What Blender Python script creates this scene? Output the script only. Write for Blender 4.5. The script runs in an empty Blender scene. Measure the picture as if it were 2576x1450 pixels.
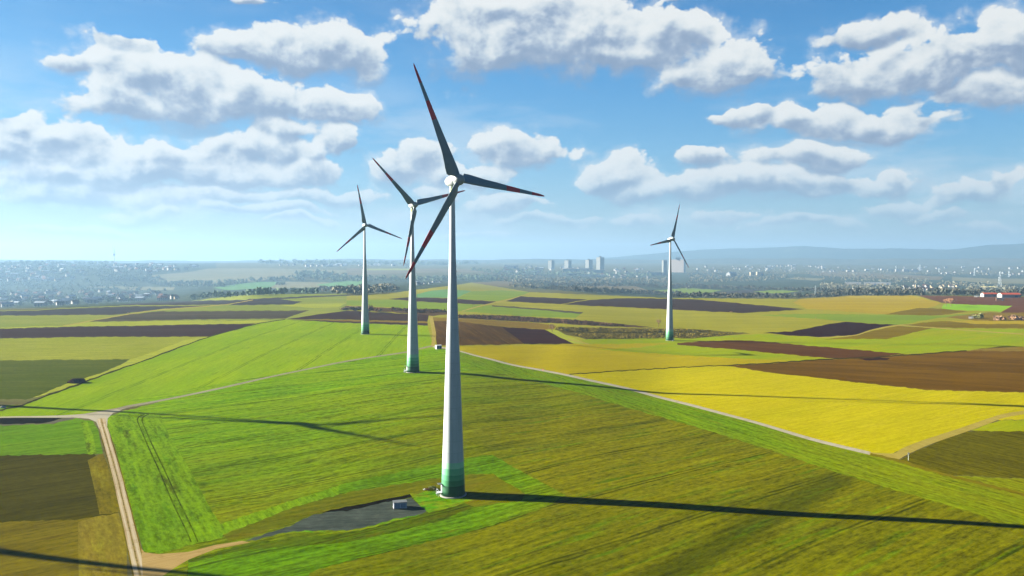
import bpy, bmesh, math, random
import numpy as np
from mathutils import Vector, Matrix
from mathutils.geometry import delaunay_2d_cdt

random.seed(7); RNG = np.random.default_rng(7)
scn = bpy.context.scene
C = scn.collection
R = math.radians

# ------------------------------------------------------------------ camera
CAMZ = 81.0            # drone height above the foot of the nearest turbine
F = 2000.0             # focal length for a 2576 px wide picture
W, H = 2576.0, 1450.0
HORIZON = 650.0
PITCH = math.atan((H / 2 - HORIZON) / F)
cam = bpy.data.cameras.new('camera')
cam.sensor_width = 36.0
cam.lens = 36.0 * F / W
cam.clip_start = 1.0
cam.clip_end = 60000.0
cam_o = bpy.data.objects.new('camera', cam)
cam_o.location = (0, 0, CAMZ)
cam_o.rotation_euler = (R(90) - PITCH, 0, 0)
C.objects.link(cam_o)
scn.camera = cam_o

# ------------------------------------------------------------------ exposure and light
EXPO = 3.3
scn.view_settings.view_transform = 'Standard'
scn.view_settings.look = 'None'
scn.view_settings.exposure = EXPO
scn.view_settings.gamma = 1.0
scn.view_settings.use_curve_mapping = False
SUN_EL = R(18.0)
SUN_BACK = R(14.0)     # how far the sun stands behind the line of the picture plane
SHDIR = (math.cos(SUN_BACK), -math.sin(SUN_BACK))       # where shadows run on the ground
sun = bpy.data.lights.new('sun', 'SUN')
sun.energy = 5.0
sun.angle = R(0.45)
sun.color = (1.0, 0.93, 0.80)
sun_o = bpy.data.objects.new('sun', sun)
dvec = Vector((SHDIR[0] * math.cos(SUN_EL), SHDIR[1] * math.cos(SUN_EL), -math.sin(SUN_EL)))
sun_o.rotation_euler = dvec.to_track_quat('-Z', 'Y').to_euler()
sun_o.location = (-400, 100, 300)
C.objects.link(sun_o)
scn.cycles.use_denoising = True
scn.cycles.max_bounces = 5
scn.cycles.diffuse_bounces = 3
scn.cycles.volume_bounces = 1
scn.cycles.sample_clamp_indirect = 0.25
scn.cycles.sample_clamp_direct = 2.0
scn.cycles.caustics_reflective = False
scn.cycles.caustics_refractive = False


def lin(c):
    c = c / 255.0
    return c / 12.92 if c <= 0.04045 else ((c + 0.055) / 1.055) ** 2.4


def rgb(r, g, b, k=1.0):
    return (lin(r) * k, lin(g) * k, lin(b) * k, 1.0)


def ray(px, py):
    """pixel of the 2576 wide picture -> (azimuth, tangent of the angle below the horizon)"""
    X = (np.asarray(px, float) - W / 2) / F
    Y = (H / 2 - np.asarray(py, float)) / F
    dx = X
    dy = math.cos(PITCH) + Y * math.sin(PITCH)
    dz = -math.sin(PITCH) + Y * math.cos(PITCH)
    return np.arctan2(dx, dy), -dz / np.hypot(dx, dy)


# ------------------------------------------------------------------ sky with clouds (by direction)
world = bpy.data.worlds.new('World')
scn.world = world
world.use_nodes = True
nt = world.node_tree
nt.nodes.clear()
world.cycles.sampling_method = 'MANUAL'
world.cycles.sample_map_resolution = 256
WS = 0.1
KW = 1.0 / (2 ** EXPO) / WS


class NB:
    """small node builder"""
    def __init__(s, nt):
        s.nt = nt

    def n(s, t, **kw):
        nd = s.nt.nodes.new(t)
        for k, v in kw.items():
            setattr(nd, k, v)
        return nd

    def put(s, sock, v):
        if isinstance(v, bpy.types.NodeSocket):
            s.nt.links.new(v, sock)
        elif v is not None:
            sock.default_value = v

    def m(s, op, a, b=None, c=None, clamp=False):
        nd = s.n('ShaderNodeMath', operation=op, use_clamp=clamp)
        s.put(nd.inputs[0], a); s.put(nd.inputs[1], b); s.put(nd.inputs[2], c)
        return nd.outputs[0]

    def v(s, op, a, b=None, c=None):
        nd = s.n('ShaderNodeVectorMath', operation=op)
        s.put(nd.inputs[0], a); s.put(nd.inputs[1], b); s.put(nd.inputs[2], c)
        return nd.outputs['Value'] if op in ('LENGTH', 'DOT_PRODUCT', 'DISTANCE') else nd.outputs[0]

    def mix(s, f, a, b):
        nd = s.n('ShaderNodeMix', data_type='RGBA')
        s.put(nd.inputs[0], f); s.put(nd.inputs[6], a); s.put(nd.inputs[7], b)
        return nd.outputs[2]

    def step(s, x, lo, hi, a=0.0, b=1.0, smooth=True):
        nd = s.n('ShaderNodeMapRange', interpolation_type='SMOOTHSTEP' if smooth else 'LINEAR')
        s.put(nd.inputs[0], x); s.put(nd.inputs[1], lo); s.put(nd.inputs[2], hi)
        s.put(nd.inputs[3], a); s.put(nd.inputs[4], b)
        return nd.outputs[0]

    def noise(s, vec, scale, detail=4.0, rough=0.55, out=0, dim='3D'):
        nd = s.n('ShaderNodeTexNoise', noise_dimensions=dim)
        s.put(nd.inputs['Vector'], vec)
        nd.inputs['Scale'].default_value = scale
        nd.inputs['Detail'].default_value = detail
        nd.inputs['Roughness'].default_value = rough
        return nd.outputs[out]

    def xyz(s, x, y, z=0.0):
        nd = s.n('ShaderNodeCombineXYZ')
        s.put(nd.inputs[0], x); s.put(nd.inputs[1], y); s.put(nd.inputs[2], z)
        return nd.outputs[0]

    def sep(s, v):
        nd = s.n('ShaderNodeSeparateXYZ')
        s.put(nd.inputs[0], v)
        return nd.outputs


def build_sky():
    b = NB(nt)
    tc = b.n('ShaderNodeTexCoord')
    d = b.v('NORMALIZE', tc.outputs['Generated'])
    x, y, z = b.sep(d)[:3]
    az = b.m('ARCTAN2', x, y)
    el = b.m('ARCSINE', z)
    p0 = b.xyz(az, el)                      # radians: azimuth from north, elevation
    # clouds look smaller towards the horizon
    sky = b.n('ShaderNodeTexSky', sky_type='NISHITA')
    sky.sun_disc = False
    sky.sun_elevation = SUN_EL
    sky.sun_rotation = -(math.pi / 2 - SUN_BACK)
    sky.altitude = 100
    sky.air_density = 1.0
    sky.dust_density = 0.6
    sky.ozone_density = 2.0
    hs = b.n('ShaderNodeHueSaturation')
    hs.inputs['Saturation'].default_value = 1.35
    hs.inputs['Value'].default_value = SKYV
    b.put(hs.inputs['Color'], sky.outputs[0])
    base = b.v('MULTIPLY', hs.outputs[0], SKYTINT)
    blue = b.n('ShaderNodeValToRGB')
    br = blue.color_ramp
    br.elements[0].position = 0.0; br.elements[0].color = rgb(146, 168, 190)
    br.elements[1].position = 1.0; br.elements[1].color = rgb(40, 98, 156)
    for ps, c_ in ((0.25, rgb(102, 150, 188)), (0.6, rgb(70, 130, 182))):
        e = br.elements.new(ps); e.color = c_
    b.put(blue.inputs[0], b.step(el, 0.0, 0.36, smooth=False))
    base = b.mix(0.94, base, b.v('MULTIPLY', blue.outputs[0], (KW,) * 3))
    # clouds: irregular heaps, each where the photograph has one
    n1 = b.noise(p0, 9.0, 3.0, 0.5, out=1, dim='2D')
    wv = b.v('MULTIPLY_ADD', n1, (0.075, 0.05, 0), (-0.0375, -0.025, 0))
    p = b.v('ADD', p0, wv)
    acc = None
    for (cx, cy, a, h) in CLOUDS:
        A0, T0 = ray(cx, cy)
        A1, _ = ray(cx + a, cy); A2, _ = ray(cx - a, cy)
        _, T1 = ray(cx, cy - h); _, T2 = ray(cx, cy + h)
        e0, e1, e2 = -math.atan(T0), -math.atan(T1), -math.atan(T2)
        sx = 2.0 / (float(A1) - float(A2)); sy = 2.0 / (e1 - e2)
        q = b.v('MULTIPLY_ADD', p, (sx, sy, 0), (-float(A0) * sx, -e0 * sy, 0))
        f = b.m('MAXIMUM', b.m('SUBTRACT', 1.8, b.v('LENGTH', q)), 0.0)
        w = b.m('POWER', f, 6.0)
        o = b.v('MULTIPLY_ADD', q, (0, 1, 0), (1, 0, 0))
        o = b.v('SCALE', o, None); b.put(o.node.inputs['Scale'], w)
        acc = o if acc is None else b.v('ADD', acc, o)
    ws, hs_, _z = b.sep(acc)[:3]
    fmax = b.m('SUBTRACT', b.m('POWER', ws, 1.0 / 6.0), 0.50)
    hrel = b.m('DIVIDE', hs_, b.m('ADD', ws, 0.001))
    # billows
    pn = b.v('MULTIPLY', p0, (1.0, 1.3, 1.0))
    pl = b.v('ADD', pn, (-0.008, 0.014, 0))
    warp = b.v('MULTIPLY', n1, (0.03, 0.03, 0))

    def billow(vec):
        na = b.noise(vec, 13.0, 8.0, 0.58, dim='2D')
        vo = b.n('ShaderNodeTexVoronoi', feature='SMOOTH_F1', voronoi_dimensions='2D')
        vo.inputs['Scale'].default_value = 24.0
        vo.inputs['Smoothness'].default_value = 0.5
        vo.inputs['Detail'].default_value = 3.0
        vo.inputs['Roughness'].default_value = 0.55
        b.put(vo.inputs['Vector'], b.v('ADD', warp, vec))
        return b.m('MULTIPLY_ADD', vo.outputs['Distance'], -0.55, b.m('MULTIPLY_ADD', na, 1.15, -0.575 + 0.22)), na
    d0, na = billow(pn)
    d1, nb_ = billow(pl)
    den = b.m('ADD', fmax, d0)
    edge = b.step(hrel, -0.9, 0.2, 0.70, 0.18)
    wisp = b.m('MULTIPLY', b.step(den, -0.30, 0.25), b.step(na, 0.40, 0.62, 0.0, 0.55))
    alpha = b.m('MAXIMUM', b.step(den, 0.0, edge), wisp)
    light = b.m('MULTIPLY_ADD', hrel, 0.68, 0.53)
    light = b.m('MULTIPLY_ADD', b.m('SUBTRACT', d0, d1), 0.85, light)
    light = b.m('MULTIPLY_ADD', b.m('SUBTRACT', na, 0.5), 0.3, light)
    light = b.m('ADD', light, b.step(den, 0.1, 0.9, 0.10, -0.08))
    ramp = b.n('ShaderNodeValToRGB')
    cr = ramp.color_ramp
    cr.interpolation = 'B_SPLINE'
    cr.elements[0].position = 0.0; cr.elements[0].color = rgb(146, 168, 198)
    cr.elements[1].position = 1.0; cr.elements[1].color = rgb(250, 253, 253)
    for ps, c_ in ((0.28, rgb(158, 178, 206)), (0.5, rgb(206, 219, 232)), (0.72, rgb(240, 246, 248))):
        e = cr.elements.new(ps); e.color = c_
    b.put(ramp.inputs[0], light)
    ccol = b.v('MULTIPLY', ramp.outputs[0], (KW * CLOUDK,) * 3)
    # low clouds pale away into the air near the horizon
    low = b.step(el, 0.01, 0.12, 0.35, 1.0)
    alpha = b.m('MULTIPLY', alpha, low)
    pale = b.v('MULTIPLY', b.mix(b.step(az, -0.6, 0.5), rgb(186, 190, 202), rgb(158, 180, 200)), (KW,) * 3)
    hz = b.step(el, -0.08, 0.22, 0.95, 0.0)
    hz2 = b.m('POWER', hz, 1.6)
    base = b.mix(hz2, base, pale)
    ccol = b.mix(b.m('MULTIPLY', hz2, 0.55), ccol, pale)
    vl = b.noise(b.v('MULTIPLY', p0, (4.0, 17.0, 0)), 1.0, 5.0, 0.6, dim='2D')
    vlow = b.m('MULTIPLY', b.step(el, 0.015, 0.06), b.step(el, 0.10, 0.24, 1.0, 0.12))
    veil = b.m('MULTIPLY', b.m('MULTIPLY', b.step(vl, 0.42, 0.70), vlow), b.step(az, -0.65, 0.5, 0.75, 0.45))
    base = b.mix(veil, base, b.v('MULTIPLY', tuple(rgb(214, 226, 236))[:3], (KW,) * 3))
    col = b.mix(alpha, base, ccol)
    bg = b.n('ShaderNodeBackground')
    bg.inputs['Strength'].default_value = WS
    b.put(bg.inputs['Color'], col)
    out = b.n('ShaderNodeOutputWorld')
    nt.links.new(bg.outputs[0], out.inputs['Surface'])


SKYV = 1.0
SKYTINT = (0.72, 1.0, 1.08)
CLOUDK = 0.88
CLOUDS = [
    # x, y, half width, half height in the 2576 px picture
    (1270, 95, 250, 105), (1480, 95, 230, 100), (1330, 20, 240, 60), (1690, 95, 100, 60), (1600, 130, 120, 60),
    (1850, 160, 135, 75), (1790, 190, 110, 45),
    (2200, 185, 230, 75), (2420, 150, 220, 95), (2180, 75, 125, 42), (2560, 110, 130, 90),
    (2500, 250, 160, 50),
    (2130, 310, 240, 50), (1900, 300, 120, 28), (2270, 320, 140, 40),
    (1560, 455, 95, 58), (1600, 490, 80, 30),
    (2060, 405, 150, 42), (1790, 415, 100, 34), (2245, 437, 45, 28),
    (1880, 470, 150, 38), (1740, 485, 70, 32),
    (2440, 490, 110, 38), (2540, 450, 55, 38), (2240, 520, 70, 28),
    (1290, 385, 150, 52), (1070, 410, 90, 52), (1020, 440, 70, 45), (1250, 520, 100, 30), (1380, 555, 120, 18),
    (420, 215, 250, 85), (640, 255, 260, 85), (340, 115, 85, 42), (820, 275, 150, 50), (300, 270, 170, 60), (160, 170, 70, 26),
    (740, 130, 170, 70), (880, 130, 110, 70), (620, 130, 90, 45),
    (60, 310, 75, 55), (150, 360, 160, 60), (40, 380, 110, 50),
    (640, 375, 150, 40), (420, 395, 200, 38), (870, 370, 65, 46), (790, 395, 40, 40),
    (250, 450, 220, 36), (600, 450, 200, 34), (780, 440, 90, 34), (840, 500, 130, 28), (380, 530, 90, 24), (560, 490, 250, 26),
    (660, 5, 60, 12), (1690, 8, 50, 14), (2000, 560, 150, 18), (1600, 560, 60, 18),
    (400, 425, 420, 62), (330, 490, 340, 36), (700, 330, 120, 40), (1180, 455, 140, 40), (2050, 470, 260, 34), (1820, 540, 90, 16), (1450, 550, 70, 12), (330, 540, 90, 18), (150, 500, 150, 24), (650, 530, 180, 20), (200, 580, 200, 14), (760, 560, 120, 12), (1130, 500, 60, 24), (1300, 510, 70, 22), (2330, 540, 120, 16), (2480, 560, 110, 14), (1180, 590, 120, 10),
]
build_sky()

# ------------------------------------------------------------------ the lie of the land
# height of the ground (metres, foot of the nearest turbine = 0) along lines of sight: column px -> (py, z)
LAND = {
    -900: [(2600, 0), (1400, 1), (1100, 4), (900, 4), (800, 1), (780, -3), (770, -95), (740, -125), (715, -100), (690, -25), (675, 5), (665, 30)],
    0: [(2600, 0), (1450, 0), (1250, 2), (1100, 4), (1005, 5), (900, 5), (800, 3), (782, 0), (775, -95), (740, -125), (715, -100), (690, -25), (675, 5), (663, 32)],
    360: [(2600, 0), (1450, 0), (1250, 1), (1100, 4), (1005, 5), (900, 6), (800, 4), (768, 0), (760, -85), (735, -110), (712, -85), (690, -28), (675, 0), (660, 32)],
    680: [(2600, 0), (1450, 0), (1250, 0), (1100, 3.5), (938, 7), (842, 6.5), (790, 4), (742, -1), (735, -65), (715, -75), (700, -55), (685, -28), (670, 5), (659, 32)],
    1120: [(2600, 0), (1450, -1), (1247, 0), (1100, 4), (938, 7.7), (842, 5.6), (780, 2), (740, -3), (722, -12), (710, -50), (700, -50), (680, -25), (658, 15)],
    1400: [(2600, 0), (1450, 0), (1265, 1), (1100, 2.5), (938, 4), (858, 0), (780, -3), (742, -7), (728, -45), (715, -70), (700, -72), (680, -38), (659, 8)],
    1690: [(2600, 0), (1450, 0), (1275, 1.5), (1100, 1.5), (938, -1), (858, -6.4), (780, -8), (752, -10), (742, -68), (715, -85), (690, -75), (672, -32), (661, 0)],
    2576: [(2600, 2), (1450, 3), (1322, 3.2), (1025, 1.3), (900, -3), (800, -8), (747, -12), (738, -72), (700, -90), (680, -65), (670, -30), (664, -2)],
    3600: [(2600, 2), (1450, 3), (1322, 3.4), (1025, 2), (900, -2), (800, -8), (747, -12), (738, -72), (700, -90), (680, -65), (670, -30), (664, -2)],
}
EDGE = [(-900, 666), (0, 664), (360, 662), (680, 661), (1120, 660), (1400, 660), (1690, 662), (2000, 666), (2576, 669), (3600, 669)]


def pchip(xs, ys, x):
    xs = np.asarray(xs, float); ys = np.asarray(ys, float)
    h = np.diff(xs); dl = np.diff(ys) / h
    m = np.zeros_like(ys)
    m[0] = dl[0]; m[-1] = dl[-1]
    for i in range(1, len(xs) - 1):
        if dl[i - 1] * dl[i] > 0:
            w1 = 2 * h[i] + h[i - 1]; w2 = h[i] + 2 * h[i - 1]
            m[i] = (w1 + w2) / (w1 / dl[i - 1] + w2 / dl[i])
    x = np.clip(x, xs[0], xs[-1])
    i = np.clip(np.searchsorted(xs, x) - 1, 0, len(xs) - 2)
    t = (x - xs[i]) / h[i]
    return ((1 + 2 * t) * (1 - t) ** 2 * ys[i] + t * (1 - t) ** 2 * h[i] * m[i]
            + t * t * (3 - 2 * t) * ys[i + 1] + t * t * (t - 1) * h[i] * m[i + 1])


VL = np.exp(np.linspace(math.log(3.0), math.log(40000.0), 2400))     # depression * 2000
COLU = []; COLZ = []
for px in sorted(LAND):
    pts = LAND[px]
    a, t = ray(np.full(len(pts), px), np.array([q[0] for q in pts]))
    v = t * F; z = np.array([q[1] for q in pts], float)
    o = np.argsort(v)
    zz = pchip(np.log(v[o]), z[o], np.log(VL))
    r = (CAMZ - zz) / (VL / F)
    for i in range(len(r) - 2, -1, -1):           # the farther up the picture, the farther away
        r[i] = max(r[i], r[i + 1] * 1.0006)
    COLU.append(float(a[0]) * F); COLZ.append(CAMZ - r * VL / F)
COLU = np.array(COLU); COLZ = np.array(COLZ)
eu, ev = ray(np.array([e[0] for e in EDGE]), np.array([e[1] for e in EDGE]))
EU = eu * F; EV = ev * F


def vtop(u):
    return np.interp(u, EU, EV)


def land_z(u, v):
    u = np.asarray(u, float); v = np.asarray(v, float)
    i = np.clip(np.searchsorted(COLU, u) - 1, 0, len(COLU) - 2)
    t = np.clip((u - COLU[i]) / (COLU[i + 1] - COLU[i]), 0, 1)
    t = t * t * (3 - 2 * t)
    k = np.clip((np.log(np.maximum(v, 3.0)) - math.log(3.0)) / (math.log(40000.0) - math.log(3.0)) * (len(VL) - 1), 0, len(VL) - 1.001)
    k0 = k.astype(int); kt = k - k0
    za = COLZ[i, k0] * (1 - kt) + COLZ[i, k0 + 1] * kt
    zb = COLZ[i + 1, k0] * (1 - kt) + COLZ[i + 1, k0 + 1] * kt
    return za * (1 - t) + zb * t


def wob(x, y):
    """gentle swells of the fields"""
    return (0.30 * np.sin(x / 23.0 + 1.3 * np.sin(y / 61.0)) * np.sin(y / 37.0 + 0.4)
            + 0.22 * np.sin(x / 11.0 - y / 17.0 + 2.0 * np.sin(x / 47.0)) * np.sin(y / 29.0 + x / 53.0)
            + 0.25 * np.sin((x * 0.6 + y) / 71.0))


def surf(u, v):
    u = np.asarray(u, float); v = np.asarray(v, float)
    z = land_z(u, v)
    r = (CAMZ - z) / (v / F)
    a = u / F
    x = r * np.sin(a); y = r * np.cos(a)
    fade = np.clip((v - 60) / 80, 0, 1) * np.clip((1600 - v) / 600, 0, 1)
    return x, y, z + wob(x, y) * fade * 0.8


def at(px, py):
    a, t = ray(px, py)
    x, y, z = surf(a * F, t * F)
    return Vector((float(x), float(y), float(z)))


def ground_under(x, y):
    """height of the ground below a point (x, y)"""
    u = math.atan2(x, y) * F; r = math.hypot(x, y)
    lo, hi = 3.0, 30000.0
    for _ in range(50):
        v = math.sqrt(lo * hi)
        rr = (CAMZ - float(land_z(u, v))) / (v / F)
        if rr > r: lo = v
        else: hi = v
    X, Y, Z = surf(u, math.sqrt(lo * hi))
    return float(Z)


# ------------------------------------------------------------------ materials
def new_mat(name):
    m = bpy.data.materials.new(name)
    m.use_nodes = True
    m.node_tree.nodes.clear()
    return m, NB(m.node_tree)


def finish(m, b, col, rough=0.95, spec=0.05, metal=0.0, normal=None):
    bs = b.n('ShaderNodeBsdfPrincipled')
    b.put(bs.inputs['Base Color'], col)
    b.put(bs.inputs['Roughness'], rough)
    bs.inputs['Specular IOR Level'].default_value = spec
    bs.inputs['Metallic'].default_value = metal
    if normal is not None:
        b.put(bs.inputs['Normal'], normal)
    o = b.n('ShaderNodeOutputMaterial')
    m.node_tree.links.new(bs.outputs[0], o.inputs['Surface'])
    return m


G = 0.205           # sunlit picture value -> base colour


def fcol(c):
    return rgb(c[0], c[1], c[2], G)


def scol(c, k):
    return tuple(min(255, x * k) for x in c)


def field_mat(name, c1, c2, ang=0.0, c3=None, patch=None, patch_amt=0.0, rows=0.0, row_gap=24.0, row_col=None,
              grad=None, band=None, streak=(0.012, 0.09), grain=0.16, fine=1.0):
    """a crop: two tones in streaks along the drilling direction, worn patches, tractor lines, fine grain"""
    m, b = new_mat(name)
    tc = b.n('ShaderNodeTexCoord')
    mp = b.n('ShaderNodeMapping')
    mp.vector_type = 'POINT'
    mp.inputs['Rotation'].default_value = (0, 0, -ang)
    b.put(mp.inputs['Vector'], tc.outputs['Object'])
    P = mp.outputs[0]                           # x along the rows, y across
    st = b.noise(b.v('MULTIPLY', P, (streak[0], streak[1], 0.0)), 1.0, 5.0, 0.6)
    big = b.noise(b.v('MULTIPLY', P, (0.006, 0.011, 0.0)), 1.0, 3.0, 0.5)
    fac = b.step(b.m('MULTIPLY_ADD', big, 0.5, b.m('MULTIPLY', st, 0.7)), 0.48, 0.72)
    col = b.mix(fac, fcol(c1), fcol(c2))
    if grad is not None:                        # the crop itself turns from one tone to another across the field
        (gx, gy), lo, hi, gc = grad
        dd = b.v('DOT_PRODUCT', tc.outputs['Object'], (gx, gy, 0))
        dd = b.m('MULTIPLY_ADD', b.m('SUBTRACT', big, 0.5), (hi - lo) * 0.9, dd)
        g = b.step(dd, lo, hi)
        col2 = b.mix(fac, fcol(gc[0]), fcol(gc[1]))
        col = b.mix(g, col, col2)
    if band is not None:                        # a broad soft-edged swath of darker tone
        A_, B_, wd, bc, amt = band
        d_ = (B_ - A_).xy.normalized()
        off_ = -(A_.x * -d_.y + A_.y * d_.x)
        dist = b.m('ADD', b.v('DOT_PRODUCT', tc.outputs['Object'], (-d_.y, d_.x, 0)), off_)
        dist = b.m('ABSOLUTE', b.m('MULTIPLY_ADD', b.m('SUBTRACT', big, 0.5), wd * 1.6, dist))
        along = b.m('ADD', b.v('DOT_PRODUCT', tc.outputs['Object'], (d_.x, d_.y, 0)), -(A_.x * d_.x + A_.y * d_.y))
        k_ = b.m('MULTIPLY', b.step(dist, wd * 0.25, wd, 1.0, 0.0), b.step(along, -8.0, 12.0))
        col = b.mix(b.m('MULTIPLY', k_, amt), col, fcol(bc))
    if c3 is not None:
        s2 = b.noise(b.v('MULTIPLY', P, (streak[0] * 2.2, streak[1] * 2.6, 0.0)), 1.0, 4.0, 0.65)
        col = b.mix(b.m('MULTIPLY', b.step(s2, 0.52, 0.72), 0.7), col, fcol(c3))
    if patch is not None:
        pn = b.noise(b.v('MULTIPLY', P, (0.028, 0.12, 0.0)), 1.0, 5.0, 0.62)
        col = b.mix(b.m('MULTIPLY', b.step(pn, 0.60 , 0.72), patch_amt), col, fcol(patch))
    if rows > 0:
        yy = b.sep(P)[1]
        yy = b.m('MULTIPLY_ADD', b.noise(b.v('MULTIPLY', P, (0.02, 0.02, 0)), 1.0, 2.0), 2.5, yy)
        fr = b.m('FRACT', b.m('DIVIDE', yy, row_gap))
        ds = b.m('MULTIPLY', b.m('ABSOLUTE', b.m('SUBTRACT', fr, 0.5)), row_gap)      # metres from the line
        pr = b.m('ABSOLUTE', b.m('SUBTRACT', ds, 1.0))
        ln = b.step(pr, 0.25, 0.75, 1.0, 0.0)
        ln = b.m('MULTIPLY', ln, b.step(b.noise(b.v('MULTIPLY', P, (0.05, 0.3, 0)), 1.0, 3.0), 0.3, 0.6))
        col = b.mix(b.m('MULTIPLY', ln, rows), col, fcol(row_col or scol(c1, 0.5)))
    g1 = b.noise(b.v('MULTIPLY', P, (0.30 * fine, 0.62 * fine, 0.0)), 1.0, 4.0, 0.75)
    g2 = b.noise(b.v('MULTIPLY', P, (0.035, 0.42, 0.0)), 1.0, 4.0, 0.65)
    gg = b.m('ADD', b.step(g1, 0.32, 0.68, 1 - grain * 1.3, 1 + grain * 1.3, False), b.step(g2, 0.32, 0.68, -grain * 1.1, grain * 1.1, False))
    col = b.v('SCALE', col, None)
    b.put(col.node.inputs['Scale'], gg)
    return finish(m, b, col, 1.0, 0.0)


def plain(name, c, k=1.0, rough=0.7, spec=0.3, var=0.1, scale=0.8, metal=0.0):
    """painted or built surface with a little uneven weathering"""
    m, b = new_mat(name)
    tc = b.n('ShaderNodeTexCoord')
    n_ = b.noise(tc.outputs['Object'], scale, 5.0, 0.6)
    g = b.step(n_, 0.3, 0.7, 1 - var, 1 + var, False)
    col = b.v('SCALE', tuple(rgb(*c, k))[:3], None)
    b.put(col.node.inputs['Scale'], g)
    return finish(m, b, col, rough, spec, metal)


# ------------------------------------------------------------------ mesh helpers
def mesh_obj(name, verts, faces, mats, parent=None, midx=None, smooth=False):
    me = bpy.data.meshes.new(name)
    me.from_pydata([tuple(v) for v in verts], [], [tuple(f) for f in faces])
    for m in (mats if isinstance(mats, (list, tuple)) else [mats]):
        me.materials.append(m)
    if midx is not None:
        me.polygons.foreach_set('material_index', np.asarray(midx, np.int32))
    if smooth:
        me.polygons.foreach_set('use_smooth', np.ones(len(me.polygons), bool))
    me.update()
    o = bpy.data.objects.new(name, me)
    C.objects.link(o)
    if parent is not None:
        o.parent = parent
    return o


def tri_obj(name, V, T, mats, midx=None, smooth=False, parent=None):
    """large triangle meshes from numpy arrays"""
    me = bpy.data.meshes.new(name)
    V = np.ascontiguousarray(V, np.float32); T = np.ascontiguousarray(T, np.int32)
    me.vertices.add(len(V)); me.vertices.foreach_set('co', V.ravel())
    me.loops.add(T.size); me.loops.foreach_set('vertex_index', T.ravel())
    me.polygons.add(len(T))
    me.polygons.foreach_set('loop_start', np.arange(0, T.size, 3, dtype=np.int32))
    me.polygons.foreach_set('loop_total', np.full(len(T), 3, np.int32))
    for m in (mats if isinstance(mats, (list, tuple)) else [mats]):
        me.materials.append(m)
    if midx is not None:
        me.polygons.foreach_set('material_index', np.ascontiguousarray(midx, np.int32))
    if smooth:
        me.polygons.foreach_set('use_smooth', np.ones(len(T), bool))
    me.update(calc_edges=True)
    me.validate()
    o = bpy.data.objects.new(name, me)
    C.objects.link(o)
    if parent is not None:
        o.parent = parent
    return o


def tag(o, label=None, cat=None, group=None, kind=None):
    if label: o['label'] = label
    if cat: o['category'] = cat
    if group: o['group'] = group
    if kind: o['kind'] = kind
    return o


def empty(name, loc, rz=0.0):
    o = bpy.data.objects.new(name, None)
    o.location = loc
    o.rotation_euler = (0, 0, rz)
    o.empty_display_size = 1.0
    C.objects.link(o)
    return o


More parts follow.
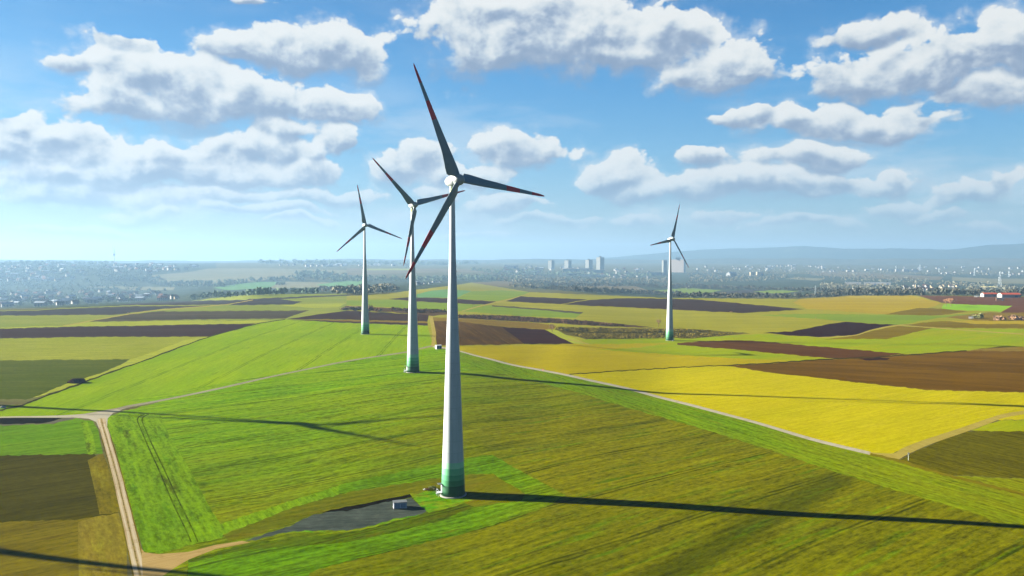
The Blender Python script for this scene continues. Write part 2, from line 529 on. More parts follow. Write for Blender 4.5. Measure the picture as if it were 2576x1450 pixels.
class MB:
    """collects boxes, bars and prisms into one mesh"""
    def __init__(s):
        s.V = []; s.F = []; s.M = []

    def box(s, x0, x1, y0, y1, z0, z1, m=0):
        n = len(s.V)
        s.V += [(x0, y0, z0), (x1, y0, z0), (x1, y1, z0), (x0, y1, z0), (x0, y0, z1), (x1, y0, z1), (x1, y1, z1), (x0, y1, z1)]
        for f in ((0, 3, 2, 1), (4, 5, 6, 7), (0, 1, 5, 4), (1, 2, 6, 5), (2, 3, 7, 6), (3, 0, 4, 7)):
            s.F.append([n + i for i in f]); s.M.append(m)
        return s

    def gable(s, x0, x1, y0, y1, z0, z1, over=0.4, m=0, t=0.25):
        """a pitched roof, ridge along x, with some thickness"""
        n = len(s.V); ym = (y0 + y1) / 2
        sl = (z1 - z0) / max(0.01, (ym - y0))
        xa, xb, ya, yb = x0 - over, x1 + over, y0 - over, y1 + over
        ze = z0 - over * sl
        s.V += [(xa, ya, ze), (xb, ya, ze), (xb, ym, z1), (xa, ym, z1), (xb, yb, ze), (xa, yb, ze)]
        s.V += [(xa, ya, ze + t), (xb, ya, ze + t), (xb, ym, z1 + t), (xa, ym, z1 + t), (xb, yb, ze + t), (xa, yb, ze + t)]
        for f in ((6, 7, 8, 9), (9, 8, 10, 11), (0, 3, 2, 1), (3, 5, 4, 2), (0, 1, 7, 6), (4, 5, 11, 10),
                  (1, 2, 8, 7), (2, 4, 10, 8), (3, 0, 6, 9), (5, 3, 9, 11)):
            s.F.append([n + i for i in f]); s.M.append(m)
        return s

    def gable_wall(s, x0, x1, y0, y1, z0, z1, m=0):
        n = len(s.V); ym = (y0 + y1) / 2
        for x in (x0, x1):
            s.V += [(x, y0, z0), (x, y1, z0), (x, ym, z1)]
        s.F += [[n, n + 2, n + 1], [n + 3, n + 4, n + 5]]; s.M += [m, m]
        return s

    def bar(s, a, b, r, m=0, k=4, r2=None):
        a = Vector(a); b = Vector(b); d = (b - a).normalized()
        up = Vector((0, 0, 1)) if abs(d.z) < 0.9 else Vector((1, 0, 0))
        e1 = d.cross(up).normalized(); e2 = d.cross(e1)
        n = len(s.V)
        for q, rr in ((a, r), (b, r if r2 is None else r2)):
            for i in range(k):
                th = 2 * math.pi * i / k
                s.V.append(tuple(q + e1 * (rr * math.cos(th)) + e2 * (rr * math.sin(th))))
        for i in range(k):
            j = (i + 1) % k
            s.F.append([n + i, n + j, n + k + j, n + k + i]); s.M.append(m)
        s.F.append([n + i for i in range(k)][::-1]); s.M.append(m)
        s.F.append([n + k + i for i in range(k)]); s.M.append(m)
        return s

    def lathe(s, prof, k=32, mats=None, cap=True):
        """profile of (radius, z) turned about z"""
        n = len(s.V)
        for (r, z) in prof:
            for i in range(k):
                th = 2 * math.pi * i / k
                s.V.append((r * math.cos(th), r * math.sin(th), z))
        for a in range(len(prof) - 1):
            for i in range(k):
                j = (i + 1) % k
                s.F.append([n + a * k + i, n + a * k + j, n + (a + 1) * k + j, n + (a + 1) * k + i])
                s.M.append(mats[a] if mats else 0)
        if cap:
            s.F.append([n + (len(prof) - 1) * k + i for i in range(k)]); s.M.append(mats[-1] if mats else 0)
            s.F.append([n + i for i in range(k)][::-1]); s.M.append(mats[0] if mats else 0)
        return s

    def build(s, name, mats, parent=None, smooth=False):
        return mesh_obj(name, s.V, s.F, mats, parent, s.M, smooth)


# ------------------------------------------------------------------ the map of fields, tracks and roads
Z = 1300 / 3840 * 2576 / 2576 * (2576 / 2576)
CR = {0: (0, 0, 1.0)}
for i_, (ox, oy, wd) in {3: (0, 900, 1300), 4: (1300, 900, 1300), 5: (2540, 900, 1300), 6: (0, 1500, 1300), 7: (1300, 1500, 1300), 8: (2540, 1500, 1300)}.items():
    CR[i_] = (ox * 2576 / 3840, oy * 2576 / 3840, wd / 3840)


def K(c, pts):
    ox, oy, s = CR[c]
    out = []
    for q in pts:
        if len(q) == 3 and isinstance(q[2], str):        # a point from another crop
            o2 = CR[int(q[2])]
            out.append((o2[0] + q[0] * o2[2], o2[1] + q[1] * o2[2]))
        else:
            out.append((ox + q[0] * s, oy + q[1] * s))
    return out


def push(pts):
    """carry whatever touches the rim of the photograph on beyond it"""
    out = []
    for x, y in pts:
        if x < 3: x = -800
        elif x > 2572: x = 3300
        if y > 1444: y = 1444 + 700
        out.append((x, y))
    return out


def strip(c, pts):
    """a band along a line: points (x, y, width)"""
    ox, oy, s = CR[c]
    P = []
    for q in pts:
        if len(q) == 4:
            o2 = CR[int(q[3])]
            P.append((o2[0] + q[0] * o2[2], o2[1] + q[1] * o2[2], q[2] * o2[2]))
        else:
            P.append((ox + q[0] * s, oy + q[1] * s, q[2] * s))
    # round the corners
    Q = []
    n = len(P)
    for i in range(n - 1):
        p0 = P[max(i - 1, 0)]; p1 = P[i]; p2 = P[i + 1]; p3 = P[min(i + 2, n - 1)]
        for k in range(6):
            t = k / 6
            Q.append(tuple(0.5 * (2 * p1[j] + (p2[j] - p0[j]) * t + (2 * p0[j] - 5 * p1[j] + 4 * p2[j] - p3[j]) * t * t
                                  + (3 * p1[j] - p0[j] - 3 * p2[j] + p3[j]) * t ** 3) for j in range(3)))
    Q.append(P[-1])
    L = []; Rr = []
    for i in range(len(Q)):
        a = Q[max(i - 1, 0)]; c_ = Q[min(i + 1, len(Q) - 1)]
        dx, dy = c_[0] - a[0], c_[1] - a[1]; d = math.hypot(dx, dy) or 1
        nx, ny = -dy / d, dx / d
        w = Q[i][2] / 2
        L.append((Q[i][0] + nx * w, Q[i][1] + ny * w)); Rr.append((Q[i][0] - nx * w, Q[i][1] - ny * w))
    return L + Rr[::-1]


def heading(c, a, b_):
    p = K(c, [a, b_])
    A = at(*p[0]); B = at(*p[1])
    return math.atan2(B.y - A.y, B.x - A.x)


FIELDS = []          # (name, polygon in picture px, material)


def add(name, poly, mat, ext=True):
    FIELDS.append((name, push(poly) if ext else poly, mat))


A_GREEN = heading(7, (0, 330), (700, 200))
A_LEFT = heading(3, (900, 1170), (1700, 830))
A_SIDE = heading(6, (0, 760), (650, 660))
A_RIGHT = heading(8, (100, 600), (700, 380))
A_FAR = 0.0
A_YEL = heading(4, (900, 900), (1600, 880))

BRN = dict(grain=0.10)
M_base = field_mat('far_grass', (128, 128, 72), (108, 100, 66), 0.0, c3=(140, 138, 90))
M_valley = field_mat('valley_ground', (88, 98, 70), (70, 84, 66), 0.0, c3=(110, 110, 80), streak=(0.004, 0.004))
M_tan = field_mat('pale_stubble', (168, 160, 120), (150, 150, 112), 0.0, streak=(0.002, 0.01))
M_vgreen = field_mat('valley_crop', (120, 178, 100), (130, 172, 110), 0.0, streak=(0.002, 0.01))
M_tanr = field_mat('tan_stubble', (158, 140, 100), (128, 116, 82), 0.0, streak=(0.002, 0.012))
M_olive = field_mat('olive_crop', (150, 165, 62), (166, 172, 70), 0.0, streak=(0.003, 0.02))
M_olivey = field_mat('olive_yellow_crop', (164, 172, 44), (172, 176, 56), 0.0, c3=(150, 158, 40))
M_dkolive = field_mat('dark_olive_crop', (92, 104, 16), (104, 112, 22), 0.0, patch=(70, 70, 14), patch_amt=0.7)
M_grbrown = field_mat('grey_brown_soil', (88, 80, 76), (76, 72, 72), 0.0, streak=(0.003, 0.02), **BRN)
M_brolive = field_mat('olive_brown_soil', (104, 92, 64), (86, 76, 60), 0.0, c3=(120, 118, 60), streak=(0.002, 0.02))
M_dkbrown = field_mat('dark_soil', (80, 57, 46), (70, 49, 42), 0.0, streak=(0.004, 0.05), **BRN)
M_dkbrown2 = field_mat('dark_red_soil', (74, 40, 28), (62, 32, 24), 0.0, streak=(0.004, 0.05), **BRN)
M_ystrip = field_mat('yellow_verge', (190, 196, 60), (176, 186, 60), 0.0)
M_hill = field_mat('hill_wheat', (146, 182, 0), (162, 190, 0), A_LEFT, c3=(160, 190, 10), patch=(110, 140, 10), patch_amt=0.55,
                   rows=0.8, row_gap=44, row_col=(84, 120, 8), streak=(0.008, 0.05), grain=0.1)
M_main = field_mat('wheat_field', (124, 172, 0), (150, 184, 0), A_GREEN, c3=(92, 140, 2), patch=(84, 88, 8), patch_amt=0.75,
                   rows=0.75, row_gap=36, row_col=(60, 68, 4), grain=0.34,
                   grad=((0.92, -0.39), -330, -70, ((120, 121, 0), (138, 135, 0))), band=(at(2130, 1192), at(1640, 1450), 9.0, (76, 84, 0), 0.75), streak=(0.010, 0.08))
M_head = field_mat('headland_grass', (114, 156, 0), (134, 172, 0), heading(6, (900, 500), (1030, 900)), c3=(84, 134, 0), patch=(84, 88, 10), patch_amt=0.85, grain=0.3,
                   streak=(0.02, 0.10))
M_strip = field_mat('headland_strip', (118, 156, 0), (132, 160, 0), heading(8, (0, 100), (1200, 460)), c3=(146, 146, 4), patch=(92, 120, 4), patch_amt=0.6, grain=0.3,
                    grad=((1, 0), 90, 190, ((132, 148, 2), (148, 152, 4))))
M_loop = field_mat('mown_strip', (104, 152, 0), (118, 158, 0), heading(7, (0, 1080), (900, 880)), c3=(92, 124, 0), patch=(112, 104, 4), patch_amt=0.85, rows=0.8, row_gap=19,
                   row_col=(70, 90, 4), grain=0.34, grad=((0.97, -0.2), -70, -20, ((120, 138, 0), (126, 142, 2))))
M_inner = field_mat('worn_grass', (128, 128, 0), (112, 120, 2), heading(7, (0, 700), (700, 560)), c3=(140, 116, 6), patch=(96, 76, 10), patch_amt=0.5, grain=0.22)
M_low = field_mat('lower_wheat', (98, 124, 0), (92, 108, 0), heading(7, (0, 1250), (900, 1000)), c3=(92, 88, 4), patch=(120, 90, 8), patch_amt=0.6, rows=0.7, row_gap=32, row_col=(70, 62, 2),
                  grain=0.34, streak=(0.008, 0.06))
M_mound = field_mat('rough_grass', (150, 162, 10), (96, 168, 8), 0.4, c3=(170, 150, 14), patch=(84, 92, 8), patch_amt=0.8, grain=0.3, streak=(0.12, 0.16))
M_yellow = field_mat('yellow_crop', (204, 186, 0), (196, 178, 0), A_YEL, c3=(186, 176, 0), grain=0.10, streak=(0.006, 0.03))
M_yellow2 = field_mat('bright_yellow_crop', (218, 204, 0), (208, 198, 0), A_YEL, c3=(226, 210, 40), grain=0.12, streak=(0.010, 0.05))
M_ygreen = field_mat('yellow_green_crop', (164, 186, 0), (176, 182, 2), A_YEL, c3=(150, 170, 0), grain=0.08, streak=(0.005, 0.03))
M_brown = field_mat('brown_stubble', (138, 100, 0), (112, 80, 0), heading(5, (800, 950), (2000, 1010)), c3=(140, 100, 10), grain=0.14, streak=(0.006, 0.05))
M_brownd = field_mat('brown_soil', (98, 58, 14), (112, 74, 22), heading(5, (200, 780), (1200, 860)), grain=0.10, streak=(0.006, 0.05))
M_darkred = field_mat('black_brown_soil', (60, 28, 22), (54, 24, 20), 0.0, grain=0.08)
M_redbr = field_mat('red_brown_soil', (128, 80, 50), (116, 72, 44), 0.0, grain=0.08, streak=(0.003, 0.02))
M_hillyel = field_mat('yellow_hill_crop', (196, 170, 34), (206, 182, 30), 0.0, c3=(176, 156, 40), streak=(0.002, 0.02), grain=0.08)
M_palyel = field_mat('pale_yellow_crop', (184, 178, 50), (172, 168, 42), 0.0, c3=(160, 164, 40), streak=(0.003, 0.02), grain=0.08)
M_midgreen = field_mat('mid_green_crop', (150, 174, 44), (140, 166, 48), 0.0, streak=(0.003, 0.02), grain=0.08)
M_bright = field_mat('bright_green_crop', (166, 220, 44), (156, 210, 40), 0.0, grain=0.06)
M_oliveb = field_mat('olive_brown_crop', (146, 124, 4), (134, 112, 4), 0.0, c3=(160, 140, 6), streak=(0.004, 0.03), grain=0.1)
M_striped = field_mat('striped_stubble', (112, 80, 24), (96, 68, 20), heading(4, (900, 640), (1100, 760)), c3=(134, 104, 34), streak=(0.004, 0.12), grain=0.12)
M_tanst = field_mat('tan_field', (156, 130, 44), (146, 118, 40), 0.0, c3=(166, 142, 50), streak=(0.004, 0.03))
M_vine = field_mat('vineyard_ground', (120, 108, 40), (106, 96, 34), 0.0, c3=(134, 120, 50), streak=(0.01, 0.08))
M_vinered = field_mat('bare_vines', (112, 86, 52), (98, 74, 48), 0.0, streak=(0.006, 0.06))
M_sgreen = field_mat('side_green_crop', (106, 152, 8), (122, 162, 8), A_SIDE, c3=(80, 128, 14), streak=(0.012, 0.12), grain=0.16)
M_sbrown = field_mat('side_brown_crop', (78, 74, 4), (92, 86, 6), A_SIDE, c3=(62, 54, 8), streak=(0.012, 0.14), grain=0.18)
M_solive = field_mat('side_stubble', (118, 106, 8), (140, 126, 14), A_SIDE, c3=(78, 60, 10), streak=(0.010, 0.10), grain=0.2)
M_sverge = field_mat('dry_verge', (138, 126, 12), (124, 108, 14), heading(6, (700, 500), (800, 900)), c3=(160, 150, 30), patch=(90, 70, 10), patch_amt=0.7, grain=0.24)
M_syel = field_mat('dry_grass', (158, 146, 34), (146, 128, 36), heading(6, (700, 900), (800, 1250)), c3=(176, 170, 30), patch=(110, 90, 20), patch_amt=0.6, grain=0.24)
M_rowsr = field_mat('right_rows', (100, 94, 0), (118, 112, 4), heading(8, (1750, 440), (2576, 640)), c3=(68, 56, 2), streak=(0.02, 0.35), grain=0.28)
M_ditch = plain('ditch_soil', (62, 60, 14), G, 1.0, 0.0, 0.3, 0.3)
M_black = plain('soil_and_bank_shade', (34, 30, 16), G, 1.0, 0.0, 0.3, 0.3)  # dark field soil, also the painted shade beside the gravel pad
M_track = plain('old_track', (120, 118, 100), G, 1.0, 0.0, 0.2, 0.5)
M_trackdk = field_mat('wheel_track', (70, 82, 4), (98, 126, 2), 0.0, grain=0.3, streak=(0.15, 0.15))


def road_mat(name, c1, c2, ruts, a, b_):
    m, b = new_mat(name)
    tc = b.n('ShaderNodeTexCoord')
    mp = b.n('ShaderNodeMapping'); mp.inputs['Rotation'].default_value = (0, 0, -heading(6, a, b_))
    b.put(mp.inputs['Vector'], tc.outputs['Object'])
    P = mp.outputs[0]
    n1 = b.noise(b.v('MULTIPLY', P, (0.04, 1.3, 0)), 1.0, 4.0, 0.6)
    n2 = b.noise(P, 0.25, 5.0, 0.65)
    col = b.mix(b.step(n1, 0.35, 0.65), fcol(c1), fcol(c2))
    col = b.mix(b.m('MULTIPLY', b.step(n2, 0.50, 0.72), 0.55), col, fcol(ruts))
    return finish(m, b, col, 1.0, 0.0)


M_road = road_mat('chalky_track', (232, 212, 168), (206, 182, 136), (178, 146, 92), (790, 250), (1000, 1080))
M_rut = road_mat('pale_rut', (236, 222, 186), (222, 204, 164), (196, 170, 120), (790, 250), (1000, 1080))
M_sverge2 = field_mat('track_crown', (176, 150, 92), (150, 134, 70), 0.0, c3=(120, 120, 40), grain=0.25, streak=(0.2, 0.2))
M_road2 = road_mat('white_track', (222, 214, 188), (204, 194, 164), (176, 164, 126), (0, 128), (500, 120))
M_road3 = road_mat('grey_track', (188, 178, 152), (160, 150, 124), (128, 124, 90), (900, 70), (1220, 0))
M_sand = road_mat('sandy_track', (216, 186, 120), (196, 164, 96), (170, 140, 70), (1060, 1200), (1600, 1090))
M_ytrack = road_mat('dry_track', (206, 188, 92), (190, 170, 76), (170, 152, 50), (0, 0), (1000, -340))
M_gravel = field_mat('gravel', (94, 104, 92), (80, 90, 80), 0.2, c3=(106, 112, 98), grain=0.2, streak=(0.1, 0.1), patch=(70, 78, 66), patch_amt=0.5)

# ---- far land
add('valley_floor', [(0, 700), (400, 700), (700, 706), (1000, 700), (1280, 690), (1500, 690), (1700, 686), (2000, 690), (2576, 690),
                     (2576, 744), (2100, 747), (1700, 751), (1500, 740), (1300, 720), (1000, 735), (700, 742), (400, 770), (0, 790)], M_valley)
add('valley_floor', [(0, 655), (540, 655), (545, 675), (440, 690), (340, 695), (330, 712), (0, 712)], M_valley)
add('stubble_field', K(3, [(1000, 268), (1180, 258), (1400, 240), (1560, 212), (1980, 212), (2576, 225), (2576, 262), (2300, 272), (1880, 310), (1400, 335), (1180, 322), (1080, 290)]), M_tan)
add('stubble_field', K(4, [(0, 210), (740, 215), (1180, 222), (1180, 245), (740, 240), (0, 262)]), M_tanr)
add('crop_field', K(4, [(150, 214), (520, 214), (480, 226), (150, 226)]), M_ystrip)
add('stubble_field', K(3, [(620, 350), (860, 345), (1300, 352), (1290, 372), (1000, 375), (860, 360)]), M_tan)
add('crop_field', K(3, [(1580, 358), (1750, 330), (1900, 315), (2080, 312), (2130, 330), (2000, 358), (1700, 374)]), M_vgreen)
add('stubble_field', K(3, [(2080, 312), (2576, 318), (2576, 345), (2130, 362), (2000, 360)]), M_tan)
add('crop_field', K(4, [(-230, 335), (0, 302), (115, 302), (115, 335), (0, 352), (-100, 355)]), M_vgreen)
add('stubble_field', K(4, [(930, 318), (1180, 305), (1320, 320), (1200, 350), (960, 345)]), M_tanr)
add('stubble_field', K(4, [(1540, 352), (1900, 335), (2150, 345), (2230, 372), (2000, 378), (1600, 372)]), M_tanr)
add('crop_field', K(4, [(2250, 378), (2576, 355), (2576, 392), (2400, 392)]), M_midgreen)
add('crop_field', K(5, [(0, 385), (60, 358), (330, 375), (200, 402), (0, 402)]), M_midgreen)
add('ploughed_field', K(5, [(230, 395), (560, 368), (960, 385), (700, 405), (300, 410)]), M_grbrown)
add('crop_field', K(5, [(560, 385), (700, 373), (920, 380), (740, 402)]), M_midgreen)
add('stubble_field', K(5, [(800, 290), (900, 278), (1100, 290), (1050, 304)]), M_tan)
add('stubble_field', K(5, [(950, 228), (1300, 238), (1980, 275), (1950, 300), (1400, 285), (1000, 262)]), M_tanr)
add('stubble_field', K(5, [(2040, 275), (2300, 288), (2576, 305), (2576, 335), (2330, 325), (2040, 300)]), M_tan)

# ---- the near plateau
add('crop_field', K(4, [(0, 405), (310, 400), (540, 368), (740, 345), (930, 318), (1180, 358), (1360, 388), (2390, 433), (2576, 430), (2576, 1000), (0, 1000)]), M_palyel)
add('crop_field', K(5, [(0, 432), (900, 440), (1300, 413), (1750, 413), (2576, 440), (2576, 900), (0, 900)]), M_palyel)
add('crop_field', K(3, [(0, 545), (270, 522), (480, 507), (900, 490), (1300, 467), (1480, 447), (1700, 419), (2000, 405), (2576, 400), (2576, 900), (0, 900)]), M_olive)
# left
add('ploughed_field', K(3, [(1850, 440), (2100, 428), (2576, 406), (2800, 405), (2576, 416), (2080, 440), (2250, 462), (2180, 478), (1700, 488)]), M_grbrown)
add('ploughed_field', K(3, [(880, 486), (1000, 470), (1480, 452), (1850, 446), (1700, 480), (1300, 486)]), M_grbrown)
add('ploughed_field', K(3, [(0, 548), (270, 526), (480, 512), (880, 496), (1560, 490), (1640, 488), (1200, 514), (940, 545), (870, 556), (0, 580)]), M_grbrown)
add('crop_field', K(3, [(1330, 510), (1650, 490), (2150, 482), (2576, 470), (2490, 508), (2300, 524), (1330, 520)]), M_olive)
add('crop_field', K(3, [(2080, 490), (2200, 478), (2576, 468), (2500, 505), (2300, 505)]), M_ystrip)
add('ploughed_field', K(3, [(660, 609), (940, 556), (1160, 532), (2300, 525), (2120, 584), (1400, 592)]), M_brolive)
add('crop_field', K(3, [(0, 580), (870, 560), (660, 608), (470, 640), (0, 722)]), M_olive)
add('crop_field', K(3, [(650, 609), (2020, 596), (1900, 620), (450, 648), (0, 724), (0, 718), (470, 640)]), M_ystrip)
add('ploughed_field', K(3, [(0, 745), (0, 732), (450, 649), (1900, 621), (1550, 719)]), M_dkbrown)
add('crop_field', K(3, [(0, 748), (1550, 720), (1400, 780), (980, 887), (0, 900)]), M_olivey)
add('verge', K(3, [(970, 888), (1200, 815), (1380, 740), (1560, 718), (1250, 832), (1000, 922), (640, 1050), (500, 1100), (200, 1182), (500, 1068), (800, 975)]), M_ystrip)
add('crop_field', K(3, [(0, 900), (960, 889), (800, 973), (500, 1068), (215, 1180), (0, 1195)]), M_dkolive)
add('crop_field', K(3, [(0, 1290), (170, 1225), (300, 1175), (640, 1053), (1000, 924), (1250, 834), (1560, 722), (1900, 628), (2120, 592), (0, 617, '4'), (600, 637, '4'), (640, 780, '4'), (560, 812, '4'), (450, 835, '4'), (0, 912, '4'), (1500, 1148), (900, 1256), (500, 1320), (0, 1330)]), M_hill)
add('ditch', strip(3, [(0, 1262, 12), (170, 1222, 12), (300, 1173, 12), (640, 1051, 11), (1000, 922, 9), (1250, 832, 8), (1560, 720, 7), (1900, 627, 6), (2120, 590, 5)]), M_ditch, False)
add('ploughed_field', K(4, [(-450, 590), (-250, 560), (0, 528), (610, 560), (600, 608), (0, 592)]), M_dkbrown)
add('stubble_field', K(4, [(-450, 592), (0, 594), (600, 609), (602, 622), (0, 606)]), M_tanst)
add('ploughed_field', K(4, [(-440, 594), (0, 604), (602, 620), (603, 636), (0, 616)]), M_dkbrown)
add('verge', K(4, [(-60, 515), (0, 490), (300, 505), (740, 528), (830, 545), (640, 565), (540, 555), (200, 528)]), M_vinered)
# middle
add('crop_field', K(4, [(520, 428), (520, 402), (640, 377), (760, 366), (930, 380), (820, 432)]), M_vgreen)
add('crop_field', K(4, [(830, 432), (930, 382), (1150, 375), (1360, 388), (1290, 418), (1120, 455), (830, 440)]), M_midgreen)
add('ploughed_field', K(4, [(310, 440), (460, 426), (740, 434), (1112, 460), (1030, 482), (740, 470), (500, 456)]), M_dkbrown)
add('crop_field', K(4, [(320, 444), (500, 458), (1030, 484), (850, 530), (740, 526), (300, 500), (0, 484), (0, 450)]), M_midgreen)
add('ploughed_field', K(4, [(1180, 457), (1290, 420), (1500, 430), (1790, 443), (1590, 478)]), M_dkbrown)
add('ploughed_field', K(4, [(1600, 480), (1800, 447), (2060, 434), (2390, 437), (2576, 442), (2730, 455), (2900, 470), (3400, 516), (2940, 545), (2576, 526), (2250, 510)]), M_dkbrown)
add('crop_field', K(4, [(860, 530), (1030, 490), (1100, 488), (1750, 541), (1700, 580), (1300, 565)]), M_midgreen)
add('hedge_strip', K(4, [(1080, 486), (1400, 508), (1760, 538), (1740, 549), (1400, 518), (1080, 495)]), M_brolive)
add('vineyard', K(4, [(820, 556), (1200, 566), (1700, 595), (2200, 640), (2300, 655), (1950, 645), (1400, 615), (820, 582)]), M_vinered)
add('stubble_field', K(4, [(640, 576), (820, 582), (1400, 618), (1560, 640), (1540, 665), (1480, 668), (1150, 645), (820, 606), (640, 605)]), M_tanst)
add('stubble_field', K(4, [(645, 606), (830, 606), (1150, 646), (1240, 710), (1320, 772), (830, 786), (672, 786), (655, 700)]), M_striped)
add('ploughed_field', K(4, [(1150, 646), (1490, 669), (1690, 773), (1320, 773), (1240, 710)]), M_dkbrown2)
add('vineyard', K(4, [(1560, 650), (2000, 655), (2576, 665), (2720, 672), (3000, 695), (2576, 738), (1780, 738), (1600, 700), (1540, 680)]), M_vine)
add('verge', K(4, [(1470, 668), (1560, 672), (1650, 715), (1790, 772), (1692, 774)]), M_ystrip)
add('crop_field', K(4, [(1790, 772), (1740, 740), (2100, 735), (2370, 724), (2576, 740), (2576, 768), (2100, 772)]), M_ygreen)
add('crop_field', K(4, [(1830, 662), (1870, 660), (1868, 674), (1828, 676)]), M_bright, False)
# right
add('crop_field', K(5, [(860, 466), (900, 442), (1300, 414), (1750, 414), (1960, 470), (1900, 500), (1540, 552), (960, 512)]), M_hillyel)
add('ploughed_field', K(5, [(1780, 414), (2240, 420), (2576, 445), (2576, 542), (2400, 542), (2490, 490), (2050, 476), (1960, 466)]), M_redbr)
add('crop_field', K(5, [(1980, 480), (2050, 477), (2490, 490), (2400, 534), (1960, 516)]), M_bright)
add('crop_field', K(5, [(1540, 552), (1800, 505), (1960, 512), (2160, 532), (1960, 560), (1700, 562)]), M_oliveb)
add('crop_field', K(5, [(600, 560), (960, 550), (1540, 556), (1960, 562), (2300, 540), (1960, 578), (1700, 625), (1640, 632), (1250, 606), (1000, 586)]), M_midgreen)
add('stubble_field', K(5, [(1990, 572), (2300, 540), (2576, 560), (2576, 612), (2200, 602)]), M_tanst)
add('crop_field', K(5, [(1980, 600), (2576, 614), (2576, 640), (2200, 625)]), M_hillyel)
add('crop_field', K(5, [(1660, 634), (1990, 602), (2200, 625), (2576, 642), (2576, 694), (1900, 650)]), M_oliveb)
add('crop_field', K(5, [(0, 742), (620, 700), (1050, 727), (1300, 715), (1900, 655), (2576, 702), (2576, 765), (2150, 822), (1700, 850), (1000, 790), (560, 750), (0, 752)]), M_ygreen)
add('ploughed_field', K(5, [(630, 691), (850, 681), (1100, 630), (1250, 610), (1640, 632), (1450, 668), (1300, 711), (1050, 724), (860, 712)]), M_darkred)
add('crop_field', K(5, [(1310, 716), (1460, 672), (1640, 640), (1900, 656), (1750, 690), (1550, 738), (1080, 742)]), M_oliveb)
add('stubble_field', K(5, [(2150, 822), (2400, 800), (2576, 768), (2576, 846), (2300, 832)]), M_tanst)
# big yellow field and its neighbours
add('crop_field', K(4, [(835, 792), (1300, 782), (1690, 775), (2576, 768), (0, 765, '5'), (400, 800, '5'), (1120, 880, '5'), (1400, 880, '5'), (370, 935, '5'), (2576, 945), (1650, 1005), (1220, 930), (835, 828)]), M_yellow)
add('crop_field', K(5, [(-60, 770), (0, 768), (500, 822), (1130, 882), (900, 896), (420, 880), (0, 852), (-300, 836), (-620, 812), (-300, 800)]), M_ygreen)
add('crop_field', K(4, [(1650, 1006), (2100, 975), (2576, 945), (370, 936, '5'), (1000, 1020, '5'), (1900, 1120, '5'), (2576, 1190, '5'), (2800, 1290, '5'), (2576, 95, '8'), (2300, 160, '8'), (1900, 290, '8'), (1550, 410, '8'), (1430, 396, '8'), (1000, 290, '8'), (0, 15, '8'), (2100, 1112)]), M_yellow2)
add('stubble_field', K(5, [(370, 935), (900, 902), (1350, 878), (1750, 855), (2150, 825), (2576, 850), (2576, 1192), (1900, 1118), (1250, 1048), (700, 988)]), M_brown)
add('ploughed_field', K(5, [(0, 765), (300, 752), (560, 750), (1000, 790), (1600, 842), (1700, 851), (1350, 878), (1130, 879), (500, 822), (0, 780)]), M_brownd)
add('ploughed_field', K(5, [(1340, 884), (1500, 872), (1580, 880), (1560, 890), (1400, 896)]), M_darkred)
add('ditch', strip(4, [(1655, 1003, 7), (2100, 972, 7), (2576, 943, 7), (370, 932, 7, '5'), (900, 898, 8, '5'), (1350, 876, 7, '5'), (1750, 854, 7, '5'), (2150, 824, 7, '5')]), M_ditch, False)
# lower right
add('crop_field', K(8, [(1640, 450), (1720, 410), (2100, 240), (2260, 225), (2576, 285), (2576, 705), (2000, 548)]), M_rowsr)
add('crop_field', K(8, [(2180, 222), (2400, 160), (2576, 120), (2576, 283), (2250, 232)]), M_ygreen)
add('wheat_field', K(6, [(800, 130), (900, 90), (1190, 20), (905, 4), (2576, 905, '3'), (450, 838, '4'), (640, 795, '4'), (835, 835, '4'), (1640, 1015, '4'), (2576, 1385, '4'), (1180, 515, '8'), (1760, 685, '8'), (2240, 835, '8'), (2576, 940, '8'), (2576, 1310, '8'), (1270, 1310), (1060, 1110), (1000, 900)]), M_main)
add('wheat_field', K(6, [(1215, 1310), (1400, 1190), (1850, 1068), (2576, 985), (0, 965, '7'), (350, 880, '7'), (600, 830, '7'), (920, 740, '7'), (1640, 708, '7'), (1480, 790, '7'), (1060, 930, '7'), (840, 1000, '7'), (0, 1205, '7'), (2200, 1290)]), M_low)
add('headland', K(4, [(835, 830), (1220, 930), (1640, 1010), (2100, 1112), (2576, 1242), (0, 15, '8'), (500, 152, '8'), (1000, 292, '8'), (1430, 398, '8'), (1650, 452, '8'), (2000, 552, '8'), (2576, 700, '8'), (2576, 960, '8'), (2400, 920, '8'), (2240, 852, '8'), (1760, 702, '8'), (1180, 530, '8'), (700, 372, '8'), (0, 162, '8'), (2100, 1252), (1700, 1130), (1290, 1030), (1000, 960), (835, 905)]), M_strip)
add('headland', K(6, [(795, 200), (800, 150), (850, 118), (1000, 92), (1190, 108), (1250, 250), (1400, 500), (1580, 840), (1640, 930), (2576, 625), (2576, 705), (1660, 1000), (1650, 1030), (1400, 1085), (1180, 1145), (1065, 1125), (1000, 900), (920, 560), (850, 330)]), M_head)
add('headland', K(7, [(-60, 640), (0, 620), (500, 510), (860, 435), (1080, 402), (1630, 705), (1480, 790), (1060, 930), (840, 1000), (0, 1205), (2300, 1285, '6'), (2000, 1310, '6'), (1275, 1310, '6'), (1400, 1215, '6'), (1800, 1120, '6'), (2576, 1060, '6'), (300, 1000), (700, 900), (950, 790), (1300, 740), (1330, 690), (1090, 545), (1000, 540), (700, 570), (0, 690), (-60, 715)]), M_loop)
add('verge', K(7, [(0, 695), (700, 575), (1000, 545), (1090, 550), (1330, 692), (1290, 742), (950, 790), (700, 700), (480, 690), (0, 795), (2300, 870, '6'), (1900, 1010, '6'), (1700, 1055, '6'), (1660, 1010, '6'), (2200, 800, '6')]), M_inner)
